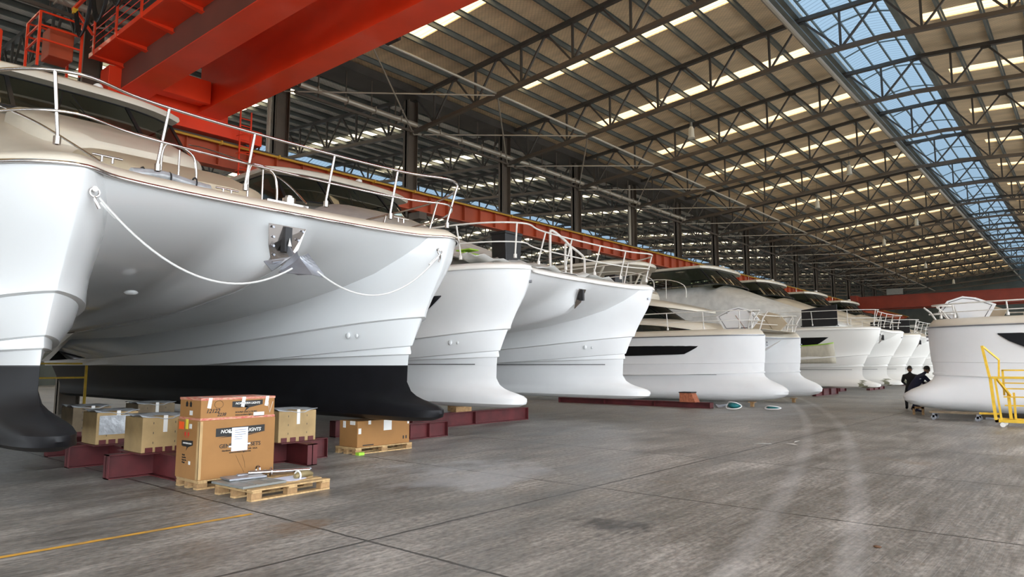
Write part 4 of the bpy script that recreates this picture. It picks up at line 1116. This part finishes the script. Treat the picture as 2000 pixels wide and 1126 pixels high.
m = MB(); m.box((FX+.008,-.14,.58),(FX+.010,-.07,.60)); m.box((FX+.008,.10,.41),(FX+.010,.17,.43)); m.box((FX+.008,-.14,.39),(FX+.010,-.08,.41)); m.build('tape_strip', TAPE, pp)
bolt_logo(gx, -.542, .0, .43, .30, .13, face='y')
txy('NORTHERN LIGHTS', .027, gx, 0.0, .455, TAPE, .25, y=-.5445)
for i, s in enumerate(('Model:','Serial No.','Engine No.','Weight')): text(s, .028, INK, gx, (-.13,-.543,.30-.032*i), (1,0,0), (0,0,1), align='LEFT')
m = MB(); m.box((-.26,-.5445,.63),(-.12,-.541,.73)); m.build('orange_sticker', STICK, gx)
m = MB(); m.box((-.06,-.548,.64),(.0,-.541,.77)); m.build('yellow_tag', YTAG, gx)
for a_, b_ in (((.04,-.5445,.65),(.11,-.541,.71)),((.06,-.5445,.185),(.11,-.541,.23))): m = MB(); m.box(a_, b_); m.build('white_label', TAPE, gx)
m = MB(); m.box((-.09,-.5435,.55),(-.05,-.541,.60)); m.box((.0,-.5435,.55),(.04,-.541,.60)); m.box((-.08,-.5435,.53),(.03,-.541,.537)); m.build('handling_mark', INKR, gx)
m = MB(); m.tube([(FX,-.03,.28),(FX,.03,.16),(FX,.10,.04)],.0012,4); m.tube([(FX,.06,.28),(FX,.10,.18),(FX,.11,.10)],.0012,4); m.build('scratch', INK, gx)
sx = empty('cardboard_box',(-9.31,4.84,.882),0,'flatter cardboard box with handwriting on top of the tall generator box','cardboard box')
m = MB(); m.box((-.30,-.50,0),(.30,.56,.285)); m.build('carton', CARD, sx, bevel=.008)
m = MB(); m.box((-.305,-.505,-.002),(.305,.565,.028)); m.box((-.305,-.505,.258),(.305,.565,.289)); m.build('sealing_tape', CARDT, sx)
bolt_logo(sx, .302, .15, .17, .42, .14)
text('NORTHERN LIGHTS', .040, TAPE, sx, (.3045,.15,.203), (0,1,0), (0,0,1), shear=.25)
text('SOUND ENCLOSURE', .034, INK, sx, (.303,.13,.085), (0,1,0), (0,0,1), shear=.2)
text('www.northern-lights.com', .03, INK, sx, (.303,.13,.05), (0,1,0), (0,0,1), shear=.2)
text('12122', .075, INK, sx, (.303,-.34,.115), (0,1,0), (0,0,1), shear=.3); text('2238', .06, INK, sx, (.303,-.22,.065), (0,1,0), (0,0,1), shear=.3)
m = MB(); m.tube([(.303,-.26+.06*math.cos(a),.20+.05*math.sin(a)) for a in [2*PI*i/16 for i in range(17)]],.002,4); m.build('hand_drawn_circle', INK, sx)
m = MB(); m.tube([(.303,.46,.20),(.303,.485,.06),(.303,.53,.21)],.003,4); m.build('chalk_mark', TAPE, sx)
for yv in (-.40,.07,.42): m = MB(); m.add([(.306,yv,.29),(.306,yv+.05,.29),(.306,yv+.03,.15),(.306,yv-.02,.16)],[(0,1,2,3)]); m.box((.0,yv,.289),(.306,yv+.05,.2905)); m.build('tape_strip', TAPE, sx)
for a_, b_ in (((.302,.24,.02),(.305,.40,.075)),((0.0,-.506,.06),(.08,-.503,.12))): m = MB(); m.box(a_, b_); m.build('white_label', TAPE, sx)
m = MB()
for xx_ in (-.09,.02): m.add([(xx_-.03,-.505,.17),(xx_+.03,-.505,.17),(xx_+.03,-.505,.21),(xx_+.04,-.505,.21),(xx_,-.505,.245),(xx_-.04,-.505,.21),(xx_-.03,-.505,.21)],[tuple(range(7))])
m.build('handling_mark', INK, sx, solid=.001)

# loaded pallet in front
wp = wood_pallet(.85,1.12,'wooden pallet with flat grey metal panels lying in front of the boxes',(-8.18,4.93,0),math.radians(2),h=.135)
o = MB(); o.box((-.36,-.30,0),(.34,.30,.03)); o = o.build('metal_panel', GREY, bevel=.006); o.location=(-8.22,4.62,.137); o.rotation_euler=(0,0,.06); tag(o,'grey ribbed sheet metal panel lying on the front pallet','metal panel')
m = MB()
for yv in (-.12,.10): m.box((-.36,yv,.03),(.34,yv+.02,.036))
m.box((-.02,.14,.03),(.06,.22,.033)); m.build('rib', GREY, o)
o2 = MB(); o2.box((-.05,-.30,0),(.25,.18,.025)); o2=o2.build('metal_panel', GALV, bevel=.004); o2.location=(-8.55,4.74,.172); o2.rotation_euler=(0,0,-.1); tag(o2,'small pale metal bracket sheet on the back edge of the front pallet','metal panel')
for (p,q,rr_,lab) in (((-8.50,4.75,.22),(-8.28,5.52,.20),.028,'pale steel tube on the front pallet, nearer of the two long tubes'),((-8.53,4.62,.20),(-8.55,5.72,.165),.02,'thin grey steel rod resting along the back of the front pallet')):
    m = MB(); m.cyl(p,q,rr_,10); a=Vector(p); b=Vector(q); m.cyl(a+(b-a)*.35,a+(b-a)*.37,rr_*2.2,12); o = m.build('steel_tube', CHROME if rr_>.025 else GALV, smooth=40); tag(o,lab,'tube','steel tubes on the front pallet')
m = MB(); m.add([(-.18,-.2,0),(.1,-.22,.002),(.2,.02,.0),(.12,.22,.004),(-.16,.2,.006)],[(0,1,2,3,4)]); o = m.build('plastic_wrap', PAPER, solid=.012); o.location=(-8.16,5.10,.137); tag(o,'white plastic wrapped sheet between metal panel and brass fitting on the pallet','wrapped sheet')
fit = empty('clamp_fitting',(-8.10,5.30,.165),.15,'olive brass coloured clamp fitting with strap on the front pallet','fitting')
m = MB(); m.tube([(0,-.13,0),(0,-.05,.02),(0,.08,.02),(0,.16,0)],.04,10,rs=[.03,.045,.045,.025]); m.build('body', mat('olive_brass',(.30,.24,.12),.45,.4), fit, smooth=50)
m = MB(); m.tube([(.055*math.cos(a),-.08,.01+.055*math.sin(a)) for a in [2*PI*i/12 for i in range(13)]],.012,6); m.build('strap', TAPE, fit)
o = MB(); o.tube([(-8.66+.05*math.cos(a),4.98,.222+.05*math.sin(a)) for a in [2*PI*i/12 for i in range(13)]],.012,6); o=o.build('hose_clamp', CHROME); tag(o,'steel ring clamp on the tubes of the front pallet','clamp')

# second boxed pallet under the far hull
p2 = wood_pallet(.62,1.34,'wooden pallet under the long cardboard box beneath the nearest boat',(-10.62,8.49,0),0,h=.12)
bx2 = empty('cardboard_box',(-10.62,8.50,.12),0,'long plain cardboard box under the bow of the nearest boat','cardboard box')
m = MB(); m.box((-.27,-.62,0),(.27,.62,.47)); m.build('carton', CARD, bx2, bevel=.01)
m = MB(); m.box((.271,-.02,.27),(.274,.17,.46)); m.build('paper_sheet', TAPE, bx2)
for a_, b_ in (((.271,-.60,.24),(.274,-.54,.34)),((.271,-.38,.40),(.274,-.32,.47)),((-.16,-.624,.34),(-.08,-.62,.46)),((.05,-.624,.40),(.20,-.62,.47)),((.271,.56,.36),(.274,.60,.45))): m = MB(); m.box(a_, b_); m.build('tape_strip', TAPE, bx2)
m = MB(); m.box((.271,.45,.08),(.273,.48,.14)); m.box((.271,.52,.08),(.273,.55,.14)); m.box((.271,-.5,.02),(.273,-.25,.04)); m.build('handling_mark', INK, bx2)
m = MB(); m.box((.20,-.68,.0),(.30,-.56,.05)); o = m.build('green_wedge', GREENT); o.location=(-10.5,8.49,.0); tag(o,'small green painted block at the corner of the second pallet','block')

# keel stands : oxide red H-beam crosses with wooden crates
def keel_stand(loc, label, w1=1.4, w2=1.1, crate=None, crl=None, rz=0, top=PLY):
    r = empty('keel_stand', loc, rz, label, 'keel stand')
    for ax, w in (('x', w1), ('y', w2)):
        m = MB(); h=.34; t=.09
        def bx_(a,b,c,d,e,f): m.box((a,b,e),(c,d,f)) if ax=='x' else m.box((b,a,e),(d,c,f))
        bx_(-w/2,-.008,w/2,.008,.01,h-.01); bx_(-w/2,-t,w/2,t,0,.014); bx_(-w/2,-t,w/2,t,h-.014,h)
        for k in (-w/2,w/2-.012): bx_(k,-t,k+.012,t,.0,h)
        m.build('beam', OXIDE, r)
    m = MB(); m.box((-.42,-.36,.34),(.42,.36,.352)); m.build('top_plate', OXIDE, r)
    if crate:
        cw, cl, ch = crate
        c = empty('wooden_crate', (loc[0],loc[1],.352), rz, crl, 'crate')
        m = MB(); m.box((-cw/2,-cl/2,0),(cw/2,cl/2,ch)); m.build('crate_body', top, c, bevel=.006)
        m = MB(); rows=[]
        for i in range(7):
            rows.append([(-cw/2-.015+(cw+.03)*i/6, -cl/2-.015+(cl+.03)*j/6, ch+.03+.022*math.sin(i*1.7)*math.sin(j*1.9+1)-.05*math.sin(PI*j/6)*math.sin(PI*i/6*.5)) for j in range(7)])
        m.grid(rows); m.build('plastic_cover', FOILW, c, solid=.008, smooth=50)
        for j in range(4):
            m = MB(); m.box((cw/2,-cl/2+.05+j*(cl-.2)/3,0),(cw/2+.012,-cl/2+.15+j*(cl-.2)/3,.07)); m.build('cleat', OXIDE, c)
        m = MB(); m.box((cw/2+.001,-.02,ch-.22),(cw/2+.004,.04,ch+.02)); m.build('tape_strip', TAPE, c)
        m = MB()
        for sg in (-1,1):
            for j in range(3): m.box((cw/2+.001,sg*cl*.25-.004,.12+.14*j),(cw/2+.003,sg*cl*.25+.004,.15+.14*j))
        m.build('nail_mark', STRIPE, c)
    return r
keel_stand((-10.85,4.55,0),'red steel beam cross under the crate left of the tall generator box',1.9,1.3,(.62,.62,.50),'weathered wooden crate with plastic cover left of the tall generator box',top=PLY)
keel_stand((-12.5,4.52,0),'red steel beam cross of the second crate beside the dark bulb',1.5,1.2,(.6,.62,.50),'wooden crate with a white frosted side, second from the generator box',top=PLY)
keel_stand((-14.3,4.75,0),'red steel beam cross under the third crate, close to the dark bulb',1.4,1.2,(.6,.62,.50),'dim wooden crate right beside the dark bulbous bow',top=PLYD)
keel_stand((-10.55,6.58,0),'red steel beam cross standing right of the tall generator box',1.5,1.5,(.6,.70,.50),'light wooden crate with plastic cover right of the tall generator box',top=PLY)
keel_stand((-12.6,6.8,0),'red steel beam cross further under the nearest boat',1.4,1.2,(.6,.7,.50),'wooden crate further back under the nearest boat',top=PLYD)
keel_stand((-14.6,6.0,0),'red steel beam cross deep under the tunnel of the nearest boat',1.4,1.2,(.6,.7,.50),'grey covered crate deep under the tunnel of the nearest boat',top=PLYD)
def frost():
    m = MB(); m.box((-12.197,4.25,.50),(-12.195,4.75,.80)); o = m.build('frost_patch', FOILW); return o
fo = frost(); tag(fo,'whitish plastic film patch on the side of the second crate','film')

# long red support beams
def ibeam(a, b, h, w, label, group='long red support beams', plates=3):
    a = Vector(a); b = Vector(b); L = (b-a).length; ang = math.atan2(b.y-a.y, b.x-a.x)
    r = empty('support_beam', tuple(a), ang, label, 'steel beam', group)
    m = MB(); m.box((0,-.01,.01),(L,.01,h-.01)); m.box((0,-w/2,0),(L,w/2,.018)); m.box((0,-w/2,h-.018),(L,w/2,h)); m.build('beam', OXIDE, r)
    m = MB()
    for i in range(plates+1): x = (L-.015)*i/plates; m.box((x,-w/2,0),(x+.015,w/2,h))
    m.build('end_plate', OXIDE, r); return r
ibeam((-13.25,9.4,0),(-13.25,16.25,0),.36,.22,'red steel beam crossing under the second boat')
ibeam((-11.6,9.6,0),(-11.6,11.3,0),.34,.2,'short red steel beam between the first and second boats')
ibeam((-18.2,24.75,0),(-11.2,24.75,0),.22,.3,'long low red steel beam on the floor in front of the third boat')
m = MB(); m.box((-13.36,11.8,.362),(-13.14,12.5,.62)); o = m.build('timber_block', WOODE, bevel=.01); tag(o,'timber block on the red beam under the second boat','timber block')
m = MB(); m.box((-13.36,13.2,.362),(-13.14,13.8,.50)); o = m.build('timber_block', WOODE, bevel=.01); tag(o,'flat timber packing under the inner side of the second boat','timber block')
bs = empty('block_stand',(-12.05,24.6,.22),0,'orange brick-red block with black top on the long red beam','block')
m = MB(); m.add([(-.28,-.2,0),(.36,-.2,0),(.20,-.2,.34),(-.28,-.2,.34),(-.28,.2,0),(.36,.2,0),(.20,.2,.34),(-.28,.2,.34)],[(0,1,2,3),(7,6,5,4),(0,4,5,1),(1,5,6,2),(2,6,7,3),(3,7,4,0)]); m.build('body', BRICK, bs)
m = MB(); m.box((-.30,-.22,.34),(.22,.22,.38)); m.build('rubber_pad', BLACK, bs)
for (x,y,lab) in ((-10.5,26.9,'small wooden prop under the bulb of the third boat, nearer'),(-10.3,31.1,'small wooden prop under the far bulb of the third boat')):
    m = MB(); m.box((-.06,-.06,0),(.06,.06,.16)); m.box((-.12,-.12,.16),(.12,.12,.19)); o = m.build('wooden_prop', WOODE); o.location=(x,y,0); tag(o,lab,'prop')
for (x,y,lab) in ((-11.5,39.5,'red beam under the fourth boat'),(-12.4,44.6,'red beam between the hulls of the fourth boat'),(-11.5,50.5,'red beam under the fifth boat')):
    ibeam((x,y-1.6,0),(x,y+2.4,0),.36,.2,lab)
# things on the floor under the third boat
an = empty('anchor',(-11.0,25.45,0),.7,'grey folded anchor lying on the floor under the third boat','anchor')
m = MB(); m.bar((-.3,0,.06),(.35,0,.16),.03,.06); m.build('shank', GALV, an)
m = MB(); m.add([(-.3,-.2,.02),(-.3,.2,.02),(.1,0,.03),(-.35,0,.14)],[(0,1,2),(0,3,1),(0,2,3),(1,3,2)]); m.build('fluke', GALV, an)
def tealnet(loc, label, s=1):
    r = empty('fender_bag', loc, 0, label, 'rope bag'); m = MB(); m.sphere((0,0,.13*s),.24,14,sc=(1,1,.52*s)); m.build('bag', TEAL, r, smooth=60)
    m = MB(); m.tube(smooth_pts([(-.25,0,.2*s),(-.1,-.2,.26*s),(.15,-.2,.24*s),(.27,0,.12*s),(.2,-.22,.03),(-.15,-.25,.02),(-.27,-.1,.1*s),(-.25,0,.2*s)],5),.018,6); m.build('rope', ROPE, r); return r
tealnet((-10.45,25.05,0),'teal net bag with white rope coiled around it under the third boat')
tealnet((-9.25,25.7,0),'flat teal net bundle on the floor right of the rope bag',.5)

# platform dolly under boat 7 and its props
d = empty('wheeled_dolly',(-3.45,24.2,0),.0,'low wooden dolly with small wheels under the facing boat','dolly')
m = MB(); m.box((-.55,-.3,.20),(.75,.3,.24)); m.build('board', PLYD, d)
for x,y in ((-.45,-.22),(.65,-.22),(-.45,.22),(.65,.22)):
    m = MB(); m.cyl((x,y-.03,.07),(x,y+.03,.07),.07,12); m.box((x-.03,y-.03,.07),(x+.03,y+.03,.2)); m.build('caster', GALV, d, smooth=40)
m = MB(); m.box((-.06,-.05,0),(0,.05,.26)); m.box((.2,-.05,0),(.26,.05,.26)); m.box((-.06,-.05,.2),(.26,.05,.26)); o = m.build('wooden_stool', WOODE); o.location=(-4.75,26.0,0); tag(o,'small wooden stool leg frame below the tip of the facing boat','stool')
m = MB(); m.box((-.35,-.2,0),(.35,.2,.05)); o = m.build('support_trestle', GALV); o.location=(-2.4,25.4,0.0); tag(o,'grey metal base under the keel of the facing boat','trestle')

# yellow platform stair
st = empty('work_platform',(-2.20,22.5,0),math.radians(0),'yellow steel rolling work platform in front of the facing boat','work platform')
def ybar(mm, p, q, w=.05): mm.bar(p, q, w)
m = MB(); m.box((-.02,-.30,.12),(4.0,-.24,.20)); m.box((-.02,.34,.12),(4.0,.40,.20)); m.box((-.02,-.30,.12),(.06,.40,.20)); m.build('base_frame', YEL, st)
m = MB(); ybar(m,(.0,-.27,.18),(-.06,-.27,1.30),.07); ybar(m,(.12,-.27,.18),(.04,-.27,1.26),.045); m.build('post', YEL, st)
m = MB(); ybar(m,(.28,.30,.18),(.26,.30,.85),.07); ybar(m,(.38,.30,.18),(.38,.30,.88),.05); m.build('post', YEL, st)
m = MB(); ybar(m,(-.07,-.27,1.28),(-.19,-.27,2.12),.06); ybar(m,(.11,-.05,1.28),(.14,-.05,1.75),.045); ybar(m,(.14,-.05,1.75),(-.17,-.27,2.10),.04); m.build('handrail_hoop', YEL, st)
m = MB(); ybar(m,(.08,-.27,1.25),(.30,.28,.80),.05); m.build('brace', YEL, st)
m = MB(); m.box((-.07,-.32,1.25),(4.0,-.24,1.31)); m.build('platform_edge', YEL, st)
for i,(z,y) in enumerate(((1.15,0),(1.0,.1),(.78,.2),(.55,.3))):
    m = MB(); m.box((.16,y-.03,z-.03),(4.0,y+.14,z)); m.build('step', YEL, st)
m = MB(); m.box((.14,.34,1.45),(4.0,.38,1.49)); m.box((.14,.34,.8),(.19,.38,1.47)); m.build('rear_rail', YEL, st)
m = MB(); m.box((-.38,-.1,.30),(.05,.0,.35)); m.build('step', YEL, st)
for (x,y) in ((.14,-.27),(3.8,-.27),(.14,.37)):
    m = MB(); m.cyl((x,y-.025,.06),(x,y+.025,.06),.06,12); m.box((x-.03,y-.03,.06),(x+.03,y+.03,.13)); m.build('caster', TAPE, st, smooth=40)

# painted line on the floor
m = MB(); m.add([(-7.21,-2,.004),(-7.13,-2,.004),(-7.09,4.05,.004),(-7.17,4.05,.004)],[(0,1,2,3)]); o = m.build('trim_5', mat('yellow_line',(.80,.42,.03),.6,noise=.5,nscale=5,col2=(.50,.30,.07))); tag(o,kind='structure')
# small litter on the floor
m = MB(); m.sphere((0,0,.010),.028,8,sc=(1.3,.9,.4)); o = m.build('leaf', mat('dry_leaf',(.12,.06,.03),.8)); o.location=tuple([-1.62,6.9,0]); tag(o,'small brown dry leaf on the open concrete floor','leaf')
for i in range(3):
    m = MB(); m.add([(-.16,0,.006),(0,-.03,.02),(.18,.02,.006),(0,.04,.012)],[(0,1,2,3)]); o = m.build('paper_scrap', TAPE, solid=.003); o.location=((-5.4,14.3,0),(-5.0,15.2,0),(-4.9,14.6,0))[i]; o.rotation_euler=(0,0,i*1.1+.4); tag(o,('white curled scrap nearest the slab joint in mid aisle','white curled scrap farthest along the slab joint','white scrap lying between the two other scraps')[i],'paper scrap')

# ------------------------------------------------------------------ people
def person(loc, rz, joints, radii, bones, label, shirt, trousers, extra=None):
    r = empty('person', loc, rz, label, 'person')
    me = bpy.data.meshes.new('body'); me.from_pydata([joints[k] for k in joints], [(list(joints).index(a), list(joints).index(b)) for a,b in bones], [])
    o = bpy.data.objects.new('body', me); COL.objects.link(o); o.parent = r
    sk = o.modifiers.new('skin','SKIN'); 
    for i, k in enumerate(joints): me.skin_vertices[0].data[i].radius = radii[k]
    me.skin_vertices[0].data[list(joints).index('pelvis')].use_root = True
    ss = o.modifiers.new('sub','SUBSURF'); ss.levels = 2; ss.render_levels = 2
    me.materials.append(shirt)
    return r, o
def squat(loc, rz, label, shirt, stripe=False, lean=.35, headturn=0):
    # x forward, z up; squatting, bent over the work
    J = {'pelvis':(0,0,.74),'waist':(.06,0,.90),'chest':(.06+lean*.35,0,1.08),'collar':(.06+lean*.62,0,1.24),'neck':(.06+lean*.75,0,1.31),'head':(.06+lean*.92,0,1.38),
         'hipl':(.0,.11,.70),'kneel':(.26,.16,.44),'anklel':(.05,.16,.09),'toel':(.25,.18,.04),'hipr':(.0,-.11,.70),'kneer':(.22,-.16,.42),'ankler':(.02,-.16,.09),'toer':(.22,-.18,.04),
         'shl':(.06+lean*.58,.19,1.21),'ell':(.34+lean*.4,.26,1.0),'wrl':(.52+lean*.4,.14,.88),'shr':(.06+lean*.58,-.19,1.21),'elr':(.34+lean*.4,-.26,.98),'wrr':(.54+lean*.4,-.12,.86)}
    Rr = {'pelvis':(.15,.17),'waist':(.13,.15),'chest':(.13,.17),'collar':(.10,.14),'neck':(.055,.055),'head':(.05,.05),'hipl':(.10,.10),'kneel':(.065,.07),'anklel':(.045,.05),'toel':(.035,.045),
          'hipr':(.10,.10),'kneer':(.065,.07),'ankler':(.045,.05),'toer':(.035,.045),'shl':(.075,.075),'ell':(.05,.05),'wrl':(.032,.032),'shr':(.075,.075),'elr':(.05,.05),'wrr':(.032,.032)}
    B = [('pelvis','waist'),('waist','chest'),('chest','collar'),('collar','neck'),('neck','head'),('pelvis','hipl'),('hipl','kneel'),('kneel','anklel'),('anklel','toel'),('pelvis','hipr'),('hipr','kneer'),('kneer','ankler'),('ankler','toer'),
         ('collar','shl'),('shl','ell'),('ell','wrl'),('collar','shr'),('shr','elr'),('elr','wrr')]
    r, o = person(loc, rz, J, Rr, B, label, shirt, shirt)
    hx, hz = J['head'][0], J['head'][2]
    hd = empty('head'); hd.parent = r; hd.location = (hx+.01,0,hz+.03); hd.rotation_euler = (0,.45,headturn)
    m = MB(); m.sphere((0,0,.06),.098,16,sc=(1.0,.80,1.18)); m.sphere((.095,0,.045),.018,8,sc=(1,.8,1.3)); m.sphere((0,.08,.05),.022,8,sc=(.8,.4,1.3)); m.sphere((0,-.08,.05),.022,8,sc=(.8,.4,1.3)); m.sphere((.06,0,-.03),.04,8,sc=(1,1,.8))
    m.build('face', SKIN, hd, smooth=60)
    m = MB(); m.sphere((.085,.033,.07),.011,8); m.sphere((.085,-.033,.07),.011,8); m.box((.088,-.025,-.008),(.094,.025,-.002)); m.build('eyes', BLACK, hd)
    m = MB()
    rows=[]
    for i in range(7):
        a=PI*.60*i/6; rows.append([(-.012+.106*math.sin(a)*math.cos(2*PI*j/16)*(1.0 if math.cos(2*PI*j/16)<.3 else .86),.088*math.sin(a)*math.sin(2*PI*j/16),.068+.120*math.cos(a)) for j in range(16)])
    m.grid(rows,close=True); m.build('hair', HAIR, hd, smooth=60)
    for s, w in ((1,'wrl'),(-1,'wrr')):
        wx, wy, wz = J[w]; h = empty('hand'); h.parent = r; h.location = (wx,wy,wz)
        m = MB(); m.tube([(-.01,0,0),(.04,0,-.01),(.085,0,-.025)],.03,8,rs=[.025,.036,.032])
        for k,(dy,ln) in enumerate(((-.028,.065),(-.009,.075),(.010,.07),(.028,.055))):
            m.tube([(.08,dy,-.022),(.08+ln*.5,dy*1.1,-.035),(.08+ln*.75,dy*1.1,-.06)],.009,6)
        m.tube([(.02,-s*.03,-.01),(.055,-s*.055,-.03),(.085,-s*.05,-.045)],.010,6); m.build('palm_and_fingers', SKIN, h, smooth=60)
    if stripe:
        m = MB(); c = []
        for t in [i/8 for i in range(9)]:
            a = -1.15+2.3*t; c.append((.06+lean*.46-.150*math.cos(a)*.95, .19*math.sin(a), 1.13))
        m.grid([c,[(x+.012,y,z+.028) for x,y,z in c]]); m.build('reflective_stripe', mat('reflective_tape',(.6,.65,.75),.4), r, solid=.01)
    return r
squat((-5.33,28.7,0),math.radians(100),'worker in black bending behind the tip of the facing boat, seen from behind',CLOTHB,lean=.12)
squat((-5.02,27.2,0),math.radians(40),'worker in navy jacket with pale stripe bending beside the facing boat',NAVY,stripe=True,lean=.50,headturn=-.3)

for (y0,z1,lab) in ((65.4,.36,'red beam under the sixth boat'),(76.5,.36,'red beam under the farthest boat')):
    ibeam((-12.4,y0-3.6,0),(-12.4,y0+3.6,0),z1,.2,lab)
for (x,y,lab) in ((-16.2,2.6,'timber keel block under the near hull of the nearest boat'),(-16.4,8.2,'timber keel block under the far hull of the nearest boat'),(-17.5,17.7,'timber keel block under the far hull of the second boat')):
    m = MB(); m.box((x-.3,y-.25,0),(x+.3,y+.25,.62)); o = m.build('keel_block', WOODE, bevel=.01); tag(o, lab, 'keel block')

ys_ = empty('scaffold_frame', (-22.5,6.2,0), 0, 'yellow steel scaffold frame deep under the tunnel of the nearest boat', 'scaffold')
for i,(x,y) in enumerate(((0,-1.4),(0,0),(0,1.2))):
    m = MB(); m.bar((x,y,0),(x,y,1.75),.06); m.build('upright', YEL, ys_)
m = MB(); m.bar((0,-1.4,1.25),(0,1.2,1.25),.05); m.build('cross_bar', YEL, ys_)
m = MB(); m.bar((0,-1.4,1.65),(0,1.2,1.65),.05); m.build('cross_bar', YEL, ys_)
